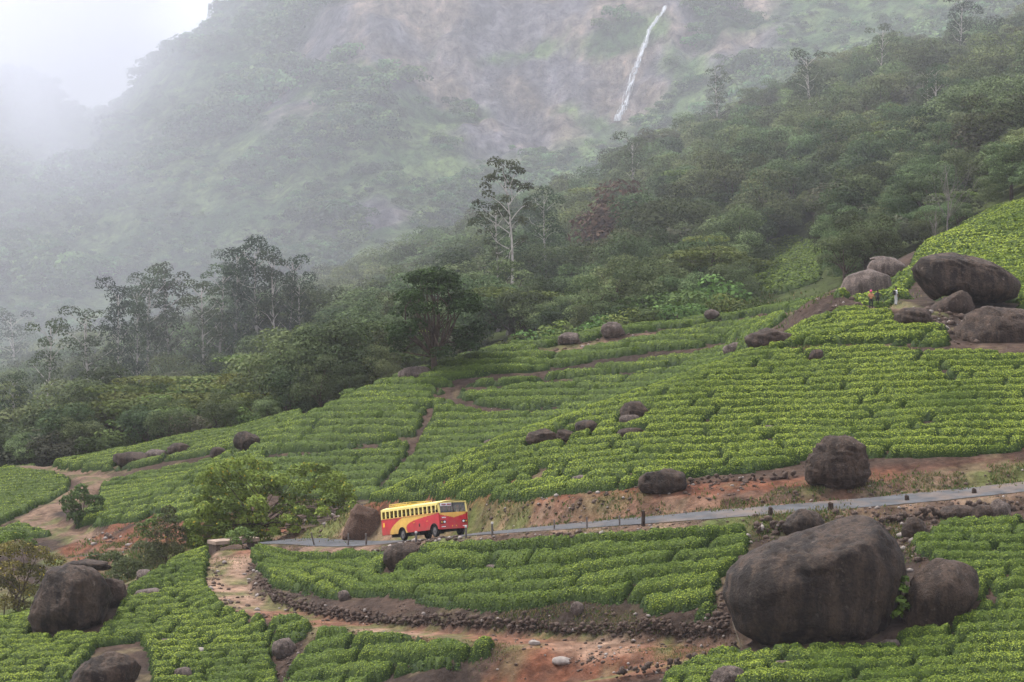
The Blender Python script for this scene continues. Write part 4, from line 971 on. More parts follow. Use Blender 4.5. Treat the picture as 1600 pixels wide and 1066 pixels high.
# keep single the trees whose tops show over the ones before them
vis = []; seen = {}
prof = {}
for i in np.argsort(cand[:, 1]):
    x, y, z, u = cand[i]; b0 = int(u // 14)
    hid = min(prof.get(b, 9999) for b in (b0,)); show = hid - vtop[i]
    seen[i] = show > -22 and -60 < u < 1660
    if show > 5 and -20 < u < 1620: vis.append((min(show, 60) / 1.0, i))
    for b in range(int((u - 40 * 400 / y) // 14), int((u + 40 * 400 / y) // 14) + 1): prof[b] = min(prof.get(b, 9999), vtop[i] + 10)
vis.sort(reverse=True); single = set(i for _, i in vis[:215])
zone = lambda u, y: ('above the hilltop boulders' if u > 1300 else 'rising over the small hazy tea terrace' if u > 1080 else 'behind the far tea crest' if u > 760 else 'in the valley beyond the lone tree')
def scatter(name, variants, pts, mat):
    """one object: leaf crowns of a few kinds repeated at points (x, y, z, sx, sz, turn, kind) by geometry nodes"""
    Vs = []; Fs = []; Cs = []; vr = []; nv = 0
    for k, (V, Q, Cc) in enumerate(variants):
        Vs.append(V); Fs.append(Q + nv); Cs.append(Cc); vr += [k] * len(V); nv += len(V)
    pts = np.array(pts); Vs.append(pts[:, :3]); Cs.append(np.zeros((len(pts), 3))); nP = len(pts)
    me = mesh_np(name, np.concatenate(Vs), [np.concatenate(Fs)], np.concatenate(Cs), [mat])
    def attr(nm, typ, vals, key, dim):
        at = me.attributes.new(nm, typ, 'POINT'); full = np.zeros((nv + nP,) + ((dim,) if dim > 1 else ()), np.float32); full[nv:] = vals; at.data.foreach_set(key, full.ravel())
    at = me.attributes.new('kind_no', 'FLOAT', 'POINT'); at.data.foreach_set('value', np.r_[np.array(vr, np.float32), pts[:, 6].astype(np.float32)])
    attr('is_place', 'FLOAT', np.ones(nP), 'value', 1)
    attr('turn', 'FLOAT_VECTOR', np.c_[np.zeros(nP), np.zeros(nP), pts[:, 5]], 'vector', 3)
    attr('size', 'FLOAT_VECTOR', np.c_[pts[:, 3], pts[:, 3], pts[:, 4]], 'vector', 3)
    o = obj(name, me)
    ng = bpy.data.node_groups.new(name + '_scatter', 'GeometryNodeTree')
    ng.interface.new_socket('Geometry', in_out='INPUT', socket_type='NodeSocketGeometry'); ng.interface.new_socket('Geometry', in_out='OUTPUT', socket_type='NodeSocketGeometry')
    N_ = ng.nodes.new; L_ = ng.links.new
    gi = N_('NodeGroupInput'); go = N_('NodeGroupOutput'); jn = N_('GeometryNodeJoinGeometry')
    def named(nm, typ):
        n = N_('GeometryNodeInputNamedAttribute'); n.data_type = typ; n.inputs[0].default_value = nm; return n.outputs[0]
    def cmp(src, val):
        n = N_('FunctionNodeCompare'); n.data_type = 'FLOAT'; n.operation = 'EQUAL'; n.inputs['Epsilon'].default_value = 0.1; L_(src, n.inputs[0]); n.inputs[1].default_value = val; return n.outputs[0]
    sp = N_('GeometryNodeSeparateGeometry'); sp.domain = 'POINT'; L_(gi.outputs[0], sp.inputs[0]); L_(cmp(named('is_place', 'FLOAT'), 1.0), sp.inputs[1])
    for k in range(len(variants)):
        sv = N_('GeometryNodeSeparateGeometry'); sv.domain = 'POINT'; L_(sp.outputs[1], sv.inputs[0]); L_(cmp(named('kind_no', 'FLOAT'), float(k)), sv.inputs[1])
        ip = N_('GeometryNodeInstanceOnPoints'); L_(sp.outputs[0], ip.inputs['Points']); L_(cmp(named('kind_no', 'FLOAT'), float(k)), ip.inputs['Selection'])
        L_(sv.outputs[0], ip.inputs['Instance'])
        er = N_('FunctionNodeEulerToRotation'); L_(named('turn', 'FLOAT_VECTOR'), er.inputs[0]); L_(er.outputs[0], ip.inputs['Rotation'])
        L_(named('size', 'FLOAT_VECTOR'), ip.inputs['Scale']); L_(ip.outputs[0], jn.inputs[0])
    L_(jn.outputs[0], go.inputs[0])
    md = o.modifiers.new('scatter', 'NODES'); md.node_group = ng
    return o
KD = [(k, i) for k in ('broad', 'grey', 'flat', 'bush') for i in range(len(VARI[k]))]
fpts = []
for i in range(len(cand)):
    x, y, z, u = cand[i]
    if not -150 < u < 1750: continue
    q = rng.random(); kd = 'broad' if q < 0.76 else 'grey' if q < 0.85 else 'flat' if q < 0.89 else 'bush' if q < 0.95 else 'euc'
    if kd == 'euc' and (i not in single or y < 400): kd = 'broad'
    if kd == 'euc': hs_[i] *= 1.6
    if i in single:
        zn = zone(u, y)
        tree(kd, x, y, z, hs_[i] * (0.8 if kd == 'bush' else 1), {'broad': 'round green', 'grey': 'dull grey-green', 'flat': 'flat-topped', 'bush': 'low bushy', 'euc': 'slender tall'}[kd] + ' forest tree ' + zn, 'forest trees ' + zn, name='forest_tree', wide=1.0 + 0.3 * rng.random())
    else:
        iv = int(rng.integers(len(VARI[kd]))); s_ = hs_[i] / VARI[kd][iv][2] * (0.8 if kd == 'bush' else 1)
        fpts.append((x, y, z, s_ * (1.0 + 0.35 * rng.random()), s_, rng.random() * 6.28, KD.index((kd, iv))))
fo = scatter('forest', [VARI[k][i][3] for k, i in KD], fpts, M['leaf'])
tag(fo, 'dense mixed forest massed on the hazy hillside', 'forest', kind='stuff')
# scrub and small trees on the mountain
nb = 9500
bx = rng.uniform(-300, 320, nb * 3); by = rng.uniform(735, 1240, nb * 3)
rk = mbil(rockm, bx, by); den = fbm(bx / 22, by / 22, 91, 3)
bu_ = U0 + bx / by * F
ok = (rng.random(nb * 3) > rk * 1.12) & (rng.random(nb * 3) < np.clip((den - 0.36) * 6, 0.07, 1)) & (bu_ > -150) & (bu_ < 1750) & (poly_dist(bx, by, wline)[0] > 7)
bx, by = bx[ok][:nb], by[ok][:nb]
bz = mbil(MH, bx, by); big = fbm(bx / 30 + 7, by / 30, 93, 2)
scr = []
_k = rng; rng = np.random.default_rng(77)
for i in range(5):
    cl = [((rng.normal() * 0.30, rng.normal() * 0.30, 0.35 + 0.4 * rng.random()), (0.34, 0.34, 0.28), 0.2 + 0.6 * rng.random()) for _ in range(7)]
    tn = rng.random()
    scr.append(clump_leaves(cl, 0.16, 46, np.array([0.034, 0.066, 0.024]), np.array([0.13, 0.195, 0.065]) * (0.7 + 0.7 * tn), 0.4, 0.6))
rng = _k
hg = (1.6 + 2.4 * rng.random(len(bx))) * (0.6 + 3.6 * np.maximum(0, big - 0.35)) * 1.35
sp_ = np.c_[bx, by, bz - 0.1 * hg, hg * 1.2, hg, rng.random(len(bx)) * 6.28, rng.integers(0, 5, len(bx))]
tag(scatter('mountain_scrub', scr, sp_, M['leaf']), 'pale hazy trees and scrub growing over the mountain slopes', 'scrub', kind='stuff')
print('forest', len(fpts), 'scrub', len(bx), 'single', len(single), 'cand', len(cand))

# ------------------------------------------------------------------ trees and shrubs near the culvert
def shrub_mesh(clumps, ls, dens, c0, c1, seed, yellow=0.0):
    global rng
    keep = rng; rng = np.random.default_rng(seed)
    V, Q, Cc = clump_leaves(clumps, ls * 1.25, dens * 3.2, np.array(c0), np.array(c1), 0.5, 0.5)
    if yellow:
        k = np.repeat(rng.random(len(Q)) < yellow, 4); Cc = np.where(k[:, None], np.array([0.42, 0.33, 0.04]), Cc)
    rng = keep
    return mesh_np('crown', V, [Q], Cc, [M['leaf1']])
def px_shrub(name, label, foot, d, spots, c0, c1, ls=0.22, dens=11, yellow=0.0, stems=4, cat='tree', group=None, thick=0.9, sr=0.13, low=False):
    """spots: (column, row, radius in photo pixels) of the leaf masses, spread in depth around distance d"""
    x0 = (foot[0] - U0) / F * d; z0 = float(hz(x0, d)); k = d / F
    r = empty(name, (x0, d, z0)); cl = []
    for (u, v, pr) in spots:
        cl.append((((u - U0) * k - x0, rng.normal() * pr * k * 0.9, (V0 - v) * k - z0), (pr * k * 1.3, pr * k * thick * 1.2, pr * k * 0.95), 0.2 + 0.6 * rng.random()))
    if low:                      # leafy skirt right down to the ground, bulging outwards
        for (u, v, pr) in spots:
            if v > 770: cl.append((((u - U0) * k - x0 + rng.normal() * 0.4, -1.0 - 1.6 * rng.random(), (V0 - v - 10) * k - z0), (pr * k * 1.25, pr * k * 1.1, pr * k), 0.2 + 0.6 * rng.random()))
    mb = MB()
    for s_ in range(stems):
        bx_ = rng.normal() * 0.5; tips = [c[0] for c in cl[s_::stems]]
        mid = np.mean(tips, axis=0) * 0.5; mb.tube([(bx_, 0, -0.6), (bx_ * 0.8 + mid[0] * 0.3, 0, mid[2] * 0.4), (mid[0], mid[1], mid[2])], [sr, sr * 0.8, sr * 0.5], 7)
        limbs(mb, [(mid[0], mid[1], mid[2])], tips, sr * 0.5, 0.08)
    mb.build('trunk', M['bark'], r, 0, True)
    obj('crown', shrub_mesh(cl, ls, dens, c0, c1, len(spots) * 31, yellow), r)
    return tag(r, label, cat, group)
px_shrub('leafy_tree', 'wide yellow-green leafy tree beside the bend of the road', (400,838), 216,
    [(322,752,15),(340,738,16),(362,728,14),(385,724,13),(408,732,14),(335,768,17),(360,755,17),(388,748,16),(412,752,15),(318,785,14),(342,792,16),(370,778,17),(398,775,15),(425,768,14),(440,752,13),(462,740,13),(482,733,12),(505,735,13),(524,748,13),(538,764,12),(545,780,10),(520,772,14),(496,760,14),(472,764,13),(450,780,12),(478,785,11),(505,788,11),(530,790,9),(352,812,12),(330,812,11),(380,800,12),(410,796,12),(438,798,10),(310,806,11),(465,800,10),(365,826,11),(300,820,11),(318,832,11),(340,832,12),(385,822,11),(410,820,11),(435,818,10),(460,815,9),(302,840,9),(325,846,9),(350,842,9),(485,802,9),(420,835,8),(400,838,8)],
    (0.075, 0.11, 0.024), (0.26, 0.33, 0.062), 0.21, 13, 0.025, 5, sr=0.09, low=True)
px_shrub('bright_shrub', 'small bright shrub beside the concrete culvert slab', (375,843), 205, [(362,838,9),(378,832,10),(392,836,8),(370,845,8),(386,845,8)], (0.05, 0.08, 0.02), (0.19, 0.27, 0.075), 0.16, 18, 0, 2, 'shrub', sr=0.05)
px_shrub('olive_bush', 'tall olive-brown bush below the wide leafy tree', (262,880), 213, [(262,815,14),(250,835,16),(275,835,15),(245,858,16),(270,860,17),(292,850,13),(285,872,13),(240,875,13),(262,885,13),(262,800,10)], (0.040, 0.048, 0.020), (0.115, 0.115, 0.045), 0.17, 12, 0.01, 3, 'bush', sr=0.08)
px_shrub('green_bush', 'light green bush at the red cutting left of the leafy tree', (228,835), 232, [(222,825,9),(236,818,9),(230,836,9),(248,810,8),(300,825,9),(290,812,9)], (0.05, 0.08, 0.02), (0.17, 0.23, 0.055), 0.2, 13, 0, 2, 'bush', sr=0.06)
px_shrub('round_bush', 'round dark green bush beside the winding far path', (130,818), 258, [(112,795,13),(128,775,14),(145,785,13),(120,808,12),(138,808,13),(152,800,9),(108,782,9),(130,763,9)], (0.040, 0.068, 0.020), (0.105, 0.155, 0.045), 0.26, 9, 0, 2, 'bush', sr=0.08)
YB = [(10,865,18),(35,858,16),(60,868,16),(85,880,14),(20,890,18),(48,895,18),(75,902,14),(5,915,18),(30,925,17),(55,925,15),(-20,880,18),(-20,915,18),(10,945,16),(35,950,13)]
px_shrub('yellowing_bush', 'large yellowing bush at the photo edge above the round boulder', (30,960), 210, YB, (0.055, 0.062, 0.022), (0.21, 0.175, 0.050), 0.18, 11, 0.02, 4, 'bush', sr=0.1)
px_shrub('green_edge_bush', 'bright green bush topping the yellowing one at photo edge', (15,880), 214, [(5,845,12),(25,842,12),(45,850,11),(-15,850,12),(15,860,10)], (0.05, 0.085, 0.02), (0.18, 0.25, 0.05), 0.18, 12, 0.01, 2, 'bush', sr=0.07)
for k_, (u, v, r_) in enumerate([(200,880,12),(222,890,12),(185,895,11),(240,868,11),(205,905,10),(175,872,12),(225,850,9),(150,870,9)]):
    px_shrub('ravine_shrub', 'low grey-green shrub in the ravine behind the round boulder', (u, v + r_), 216 + k_ * 1.2, [(u, v, r_), (u + r_, v + 4, r_ * 0.8), (u - r_, v + 5, r_ * 0.8)], (0.040, 0.055, 0.022), (0.11, 0.13, 0.050), 0.19, 11, 0, 1, 'shrub', 'shrubs in the ravine', sr=0.04)
px_shrub('leafy_plant', 'bright leafy plant growing between the giant boulder and its neighbour', (1408,965), 152.5, [(1408,920,9),(1402,938,10),(1412,950,9),(1400,960,8),(1412,905,6)], (0.05, 0.09, 0.02), (0.20, 0.30, 0.05), 0.26, 14, 0, 2, 'plant', sr=0.03)
px_shrub('hill_bush', 'broad pale bush on the tea slope behind the huge boulder', (1560,400), 282, [(1530,375,14),(1550,368,15),(1575,372,15),(1598,368,14),(1520,385,11),(1545,388,12),(1570,390,12),(1595,390,12),(1590,350,10)], (0.050, 0.068, 0.022), (0.145, 0.18, 0.050), 0.28, 8, 0, 3, 'bush', sr=0.07)
for k_, (u, v, d) in enumerate([(1060,462,318),(1090,440,325),(1020,470,316),(975,478,316),(930,488,314),(880,496,312),(840,505,312),(1140,455,320),(1180,465,310),(1230,470,305),(1265,462,305),(800,520,308),(1000,455,330),(1045,440,332),(590,600,300),(640,570,305),(560,615,296),(1110,420,335)]):
    tree_px('bush', u, v - 12, d, 'pale green shrub along the forest edge above the far tea crest', 'shrubs along the forest edge', 1.2, 3.2, name='edge_shrub', cat='shrub')

# ------------------------------------------------------------------ stones
def stone_mesh(seed, mat, sub=1):
    V, Fc = ICO[sub]; rs = np.random.default_rng(seed)
    P = V * (0.75 + 0.5 * rs.random((len(V), 1))) * np.array([0.62, 0.5, 0.42])
    return mesh_np('stone', P, [Fc], None, [mat])
STM = [stone_mesh(i, M['stone']) for i in range(6)] + [stone_mesh(50, M['stone_pale'])]
def dry_wall(label, pts, height, size, singles, courses, lean=0.25):
    base = catmull([on_ground(*p) for p in pts], 8)
    sl = np.r_[0, np.cumsum(np.linalg.norm(np.diff(base[:, :2], axis=0), axis=1))]
    root = empty('stone_wall', tuple(base[len(base) // 2])); o0 = np.array(root.location)
    allst = []
    for c in range(courses):
        for s_ in np.arange(0, sl[-1], size * 0.95):
            q = s_ + size * 0.5 * (c % 2) + rng.normal() * size * 0.35
            x = np.interp(q, sl, base[:, 0]); y = np.interp(q, sl, base[:, 1])
            hh = height * (0.75 + 0.5 * float(vnoise(q / 2.5, 1.0, len(pts))))
            zc = (c + 0.4 + 0.55 * rng.normal()) * height / courses
            if zc > hh or zc < -0.1: continue
            allst.append((x + rng.normal() * 0.09, y + zc * lean + rng.normal() * 0.09, float(hz(x, y + zc * lean)) * 0.5 + float(hz(x, y)) * 0.5 + zc, size * (0.45 + 1.0 * rng.random() ** 1.6), rng.random() * 6.28))
    idx_ = rng.permutation(len(allst)); rest = MB(); SVl = []; SFl = []; nb_ = 0
    for n_, i in enumerate(idx_):
        x, y, z, s_, a_ = allst[i]; me = STM[int(rng.integers(6)) if rng.random() < 0.97 else 6]
        if n_ < singles:
            o = obj('stone', me, root, (x - o0[0], y - o0[1], z - o0[2])); o.rotation_euler = (rng.normal() * 0.9, rng.normal() * 0.9, a_); o.scale = (s_,) * 3
        else:
            Vv = ICO[1][0] * (0.75 + 0.5 * rng.random((12, 1))) * np.array([0.62, 0.5, 0.42]) * s_ + np.array([x, y, z]) - o0
            SVl.append(Vv); SFl.append(ICO[1][1] + nb_); nb_ += 12
    if SVl: tag(obj('small_stones', mesh_np('small_stones', np.concatenate(SVl), [np.concatenate(SFl)], None, [M['stone']]), root), kind='stuff')
    return tag(root, label, 'stone wall', kind='thing')
dry_wall('long dry-stone retaining wall holding the tea terrace above the dirt track', [(412,918),(430,938),(480,957),(560,970),(650,980),(760,987),(850,990),(960,992),(1060,994),(1135,992)], 0.75, 0.27, 260, 5)
dry_wall('low stone edging along the lower rim of the dirt yard', [(1150,1018),(1120,1030),(1080,1042),(1020,1054),(960,1066)], 0.6, 0.36, 60, 3)
dry_wall('rough dark stone wall under the road left of the giant boulder peak', [(1180,836),(1205,833),(1235,829),(1262,826)], 0.9, 0.36, 60, 4)
dry_wall('rough stone wall propping the road at the picture edge', [(1370,822),(1420,816),(1470,810),(1540,804),(1600,797),(1660,793)], 0.8, 0.38, 110, 4)
dry_wall('thin line of stones topping the red bank above the road', [(1000,768),(1050,760),(1110,755),(1170,752),(1240,746)], 0.5, 0.34, 60, 2)
dry_wall('stone footing under the tea edge beside the road post', [(810,850),(870,845),(940,841),(1010,837),(1080,834)], 0.4, 0.32, 70, 2)
dry_wall('tumbled stones beneath the verge in front of the bus', [(585,868),(620,866),(660,863),(700,858),(740,852)], 0.45, 0.34, 60, 3)
RV = []; RF = []; RVp = []; RFp = []
def strew(pts, n, spread, s0, s1, pale=0.15):
    line = catmull([on_ground(*p) for p in pts], 6)
    for _ in range(n):
        k = rng.random() * (len(line) - 1.001); i = int(k); p = line[i] * (1 - k + i) + line[i + 1] * (k - i)
        x = p[0] + rng.normal() * spread; y = p[1] + rng.normal() * spread; s_ = s0 + (s1 - s0) * rng.random() ** 3
        Vv = ICO[1][0] * (0.7 + 0.6 * rng.random((12, 1))) * np.array([0.6, 0.5, 0.4]) * s_ + np.array([x, y, float(hz(x, y)) + s_ * 0.12])
        T = (RVp, RFp) if rng.random() < pale * 0.55 else (RV, RF); T[1].append(ICO[1][1] + 12 * len(T[0])); T[0].append(Vv)
strew([(330,880),(330,910),(345,935),(400,965),(480,985),(560,992)], 260, 0.6, 0.08, 0.42, 0.3)
strew([(395,880),(402,905),(415,925),(470,950)], 220, 0.55, 0.08, 0.42, 0.35)
strew([(400,930),(560,965),(760,985),(960,990),(1120,995)], 420, 0.7, 0.06, 0.36, 0.2)
strew([(560,998),(700,1012),(800,1010),(900,1025),(960,1030),(1000,1020),(1060,1040),(1130,1030)], 260, 1.1, 0.05, 0.26, 0.5)
strew([(905,1040),(930,1030),(950,1028)], 70, 0.7, 0.06, 0.3, 0.5)
strew([(700,850),(800,841),(900,835),(1000,827),(1100,820),(1250,809),(1400,797),(1600,781)], 420, 0.4, 0.05, 0.26, 0.3)
strew([(740,812),(850,812),(950,806),(1100,796),(1250,784),(1400,768),(1600,750)], 380, 0.7, 0.05, 0.34, 0.25)
strew([(760,798),(900,786),(1050,768),(1200,758)], 200, 0.6, 0.06, 0.36, 0.3)
strew([(1180,835),(1300,815),(1400,822),(1430,850),(1400,880)], 420, 1.0, 0.1, 0.6, 0.2)
strew([(1120,990),(1140,950),(1150,900),(1170,860)], 160, 0.6, 0.1, 0.6, 0.2)
strew([(480,810),(510,815),(540,818)], 130, 1.6, 0.1, 0.7, 0.45)
strew([(500,990),(480,1010),(450,1040),(440,1060)], 100, 0.6, 0.06, 0.3, 0.25)
strew([(870,545),(1000,524),(1150,505),(1280,488)], 200, 1.3, 0.1, 0.5, 0.4)
strew([(1310,480),(1300,470),(1320,460)], 120, 1.2, 0.15, 0.7, 0.4)
strew([(1400,520),(1450,505),(1500,500),(1480,530)], 200, 1.3, 0.15, 0.8, 0.25)
strew([(720,640),(800,648),(850,646)], 60, 0.8, 0.1, 0.4, 0.4)
strew([(150,840),(190,845),(230,850)], 80, 1.2, 0.1, 0.6, 0.4)
strew([(600,858),(660,852),(720,845)], 160, 0.6, 0.08, 0.45, 0.35)
for (vv, ff, mm, lab) in ((RV, RF, M['stone'], 'dark rubble strewn along the track, road and walls'), (RVp, RFp, M['stone_pale'], 'pale rubble strewn along the track, road and walls')):
    tag(obj('rubble', mesh_np('rubble', np.concatenate(vv), [np.concatenate(ff)], None, [mm])), lab, 'rubble', kind='stuff')

# grass and weeds on verges, ravine and bare ground
GV = []; GC = []
def grass_on(pts, n, spread, h0, h1, dry=0.4):
    line = catmull([on_ground(*p) for p in pts], 6)
    k = rng.random(n) * (len(line) - 1.001); i = k.astype(int); f = (k - i)[:, None]; p = line[i] * (1 - f) + line[i + 1] * f
    x = p[:, 0] + rng.normal(size=n) * spread; y = p[:, 1] + rng.normal(size=n) * spread
    keep_ = fbm(x / 1.8, y / 1.8, 57, 3) > 0.47
    x, y = x[keep_], y[keep_]; z = hz(x, y); n = len(x)
    h = (h0 + (h1 - h0) * rng.random(n)) * 0.62; a_ = rng.random(n) * 6.28; w = h * 0.28
    ca, sa = np.cos(a_), np.sin(a_); lx, ly = rng.normal(size=n) * h * 0.4, rng.normal(size=n) * h * 0.4
    V = np.stack([np.c_[x - ca * w, y - sa * w, z - 0.03], np.c_[x + ca * w, y + sa * w, z - 0.03], np.c_[x + lx, y + ly, z + h]], 1)
    g = rng.random((n, 1)); c = np.where(rng.random((n, 1)) < dry, np.array([0.20, 0.155, 0.075]), np.array([0.075, 0.115, 0.028])) * (0.7 + 0.6 * g)
    GV.append(V.reshape(-1, 3)); GC.append(np.repeat(c, 3, axis=0))
grass_on([(760,806),(900,802),(1050,790),(1200,776),(1350,765),(1500,752),(1600,742)], 9000, 0.9, 0.10, 0.42, 0.4)
grass_on([(700,842),(850,832),(1000,824),(1200,808),(1400,795),(1600,780)], 6000, 0.6, 0.05, 0.16, 0.6)
grass_on([(345,900),(350,870),(372,862),(410,858),(470,862)], 3500, 1.0, 0.06, 0.22, 0.35)
grass_on([(1000,1015),(1060,1025),(1120,1015)], 2500, 1.0, 0.06, 0.2, 0.5)
grass_on([(420,960),(560,995),(700,1010),(800,1015)], 3000, 0.6, 0.06, 0.28, 0.5)
grass_on([(1180,835),(1300,812),(1420,840),(1400,870)], 6000, 1.2, 0.1, 0.45, 0.5)
grass_on([(470,815),(520,820),(600,815)], 4000, 1.5, 0.08, 0.4, 0.45)
grass_on([(150,905),(220,885),(290,860),(330,850)], 14000, 3.2, 0.15, 0.7, 0.5)
grass_on([(150,850),(230,842),(300,835),(350,838)], 7000, 2.2, 0.15, 0.6, 0.55)
grass_on([(780,965),(850,965),(920,960),(1000,970),(1100,975)], 4500, 0.6, 0.06, 0.3, 0.5)
grass_on([(1240,548),(1320,547),(1420,550)], 2500, 0.6, 0.1, 0.4, 0.6)
grass_on([(1290,470),(1340,468),(1400,474)], 3500, 1.8, 0.1, 0.5, 0.3)
grass_on([(1100,478),(1200,470),(1290,462)], 9000, 3.0, 0.15, 0.7, 0.15)
GVv = np.concatenate(GV)
tag(obj('grass', mesh_np('grass', GVv, [np.arange(len(GVv)).reshape(-1, 3)], np.concatenate(GC), [M['leaf1']])), 'short grass and dry weeds on verges and bare ground', 'grass', kind='stuff')

# ------------------------------------------------------------------ culvert slab, posts, stumps, stick
M['concrete'] = plain('concrete', (0.27, 0.20, 0.155), 0.9, 0.15, var=0.3, nscale=1.5)
M['post'] = plain('weathered_post', (0.12, 0.105, 0.095), 0.9, 0.1, var=0.4, nscale=6)
M['wood'] = plain('dark_stump_wood', (0.045, 0.032, 0.025), 0.95, 0.1, var=0.4, nscale=6)
M['white_paint'] = plain('old_white_paint', (0.55, 0.53, 0.50), 0.8, 0.2, var=0.25, nscale=9)
a_, b_ = P3(337, 852, 203.0), P3(406, 846, 205.5)
cr = empty('culvert_slab', a_, (0, 0, math.atan2(b_[1] - a_[1], b_[0] - a_[0]))); Ls = math.hypot(b_[0] - a_[0], b_[1] - a_[1]); gz = (b_[2] - a_[2])
MB().add([(0, 0, -0.02), (Ls, 0, gz), (Ls, 1.5, gz + 0.02), (0, 1.5, 0.0), (0, 0, 0.30), (Ls, 0, gz + 0.32), (Ls, 1.5, gz + 0.34), (0, 1.5, 0.32)], [(0, 3, 2, 1), (4, 5, 6, 7), (0, 1, 5, 4), (1, 2, 6, 5), (2, 3, 7, 6), (3, 0, 4, 7)]).build('deck', M['concrete'], cr, 0.03)
MB().box(0.1, 0.5, 0.1, 1.4, -1.3, -0.03).build('abutment', M['stone'], cr, 0.04)
MB().box(Ls - 0.5, Ls - 0.1, 0.1, 1.4, -1.3, gz - 0.03).build('abutment', M['stone'], cr, 0.04)
tag(cr, 'tan concrete culvert slab at the head of the grassy track', 'culvert')
def post(u, v, h, r, label, mat='post', tiltx=0.0, cap=False, name='road_post', cat='post', dmin=150):
    x, y, z = on_ground(u, v, dmin)
    o = empty(name, (x, y, z), (0, tiltx, rng.random()))
    MB().tube([(0, 0, -0.3), (0.01, 0, h * 0.5), (0, 0.01, h * 0.97), (0, 0, h)], [r * 1.1, r, r * 0.95, r * 0.7], 8).build('shaft', M[mat], o)
    if cap: MB().tube([(0, 0, h - 0.12), (0, 0, h + 0.02)], [r * 1.12, r * 1.12], 8).build('painted_top', M['white_paint'], o)
    return tag(o, label, cat)
post(491, 853, 1.15, 0.07, 'leaning thin roadside post nearest the culvert slab', tiltx=-0.25)
post(544, 853, 1.0, 0.07, 'thin upright roadside post before the brown mound', tiltx=0.03)
post(572, 852, 0.95, 0.075, 'thin roadside post just behind the tail of the bus')
post(650, 851, 0.95, 0.09, 'grey roadside post in front of the bus middle', cap=True)
post(728, 841, 0.9, 0.08, 'white-topped roadside post at the nose of the bus', cap=True)
post(769, 838, 1.0, 0.08, 'white-topped roadside post a bus-width ahead of the bus', cap=True)
post(866, 828, 0.7, 0.06, 'short thin roadside post left of the thick black post')
post(917, 827, 0.85, 0.06, 'thin roadside post second from the thick black post')
post(968, 822, 0.75, 0.06, 'thin roadside post next to the thick black post')
post(1005, 823, 1.05, 0.14, 'thick black roadside post', 'wood')
post(1204, 806, 0.55, 0.17, 'greenish tree stump by the road above the dark wall', 'wood', name='stump', cat='stump')
post(1298, 798, 0.5, 0.2, 'dark stump beside the road above the giant boulder', 'wood', name='stump', cat='stump')
post(1417, 783, 0.35, 0.16, 'low dark stump on the road verge right of the giant boulder', 'wood', name='stump', cat='stump')
post(1522, 772, 0.3, 0.18, 'last low dark stump on the road verge by the picture edge', 'wood', name='stump', cat='stump')
p0 = on_ground(1160, 1013); st = MB().tube([(0, 0, -0.1), (-0.35, 0.1, 0.85), (-0.62, 0.15, 1.65)], [0.035, 0.03, 0.025], 6).build('stick', plain('pale_stick', (0.36, 0.31, 0.24), 0.9))
st.location = p0; tag(st, 'thin pale stick leaning against the giant boulder', 'stick')

# ------------------------------------------------------------------ bus
def paint_mat(name):
    m, nt, out = new_mat(name); b = bsdf(nt, out, 0.42, 0.35)
    at = nt.nodes.new("ShaderNodeAttribute"); at.attribute_name = "Col"
    n = noise_node(nt, 1.3, 6, 0.65); r = ramp(nt, n.outputs[0], [(0.3, (0.80, 0.78, 0.76)), (0.65, (1.05, 1.05, 1.05))])
    n2_ = noise_node(nt, 2.2, 7, 0.7); tc = nt.nodes.new("ShaderNodeTexCoord"); sx = nt.nodes.new("ShaderNodeSeparateXYZ"); nt.links.new(tc.outputs["Object"], sx.inputs[0])
    mz = nt.nodes.new("ShaderNodeMapRange"); mz.inputs[1].default_value = 0.6; mz.inputs[2].default_value = 1.5; mz.inputs[3].default_value = 0.55; mz.inputs[4].default_value = 0.0
    nt.links.new(sx.outputs[2], mz.inputs[0]); mm = nt.nodes.new("ShaderNodeMath"); mm.operation = 'MULTIPLY'; r2 = ramp(nt, n2_.outputs[0], [(0.38, (0, 0, 0)), (0.62, (1, 1, 1))])
    nt.links.new(mz.outputs[0], mm.inputs[0]); nt.links.new(r2.outputs[0], mm.inputs[1])            # dried mud thrown up by the wheels
    c_ = mixc(nt, mm.outputs[0], mixc(nt, 1.0, at.outputs["Color"], r.outputs[0], 'MULTIPLY'), (0.20, 0.12, 0.08))
    nt.links.new(c_, b.inputs["Base Color"]); return m
M['paint'] = paint_mat('bus_paint')
RED = np.array([0.50, 0.022, 0.034]); CREAM = np.array([0.74, 0.60, 0.19]); YEL = np.array([0.72, 0.40, 0.075])
def flat_mat(name, c, rough=0.5, spec=0.3, metallic=0.0): return plain(name, c, rough, spec, metallic, 0.08, 4)
M['cream'] = flat_mat('bus_cream', tuple(CREAM)); M['red'] = flat_mat('bus_red', tuple(RED)); M['black'] = flat_mat('black_rubber', (0.018, 0.017, 0.017), 0.8, 0.2)
M['dark_in'] = flat_mat('dark_interior', (0.020, 0.020, 0.022), 0.9, 0.1); M['seat'] = flat_mat('seat_vinyl', (0.035, 0.030, 0.040), 0.7)
M['steel'] = flat_mat('grey_steel', (0.11, 0.10, 0.095), 0.55, 0.4); M['plate'] = flat_mat('orange_plate', (0.75, 0.36, 0.04)); M['white'] = flat_mat('white_board', (0.74, 0.72, 0.72))
M['lamp'] = flat_mat('lamp_glass', (0.78, 0.76, 0.74), 0.15, 0.6); M['maroon'] = flat_mat('maroon_ink', (0.25, 0.03, 0.05)); M['rack'] = flat_mat('rack_yellow', (0.58, 0.42, 0.09)); M['amber'] = flat_mat('amber_lens', (0.70, 0.28, 0.02), 0.3, 0.5)
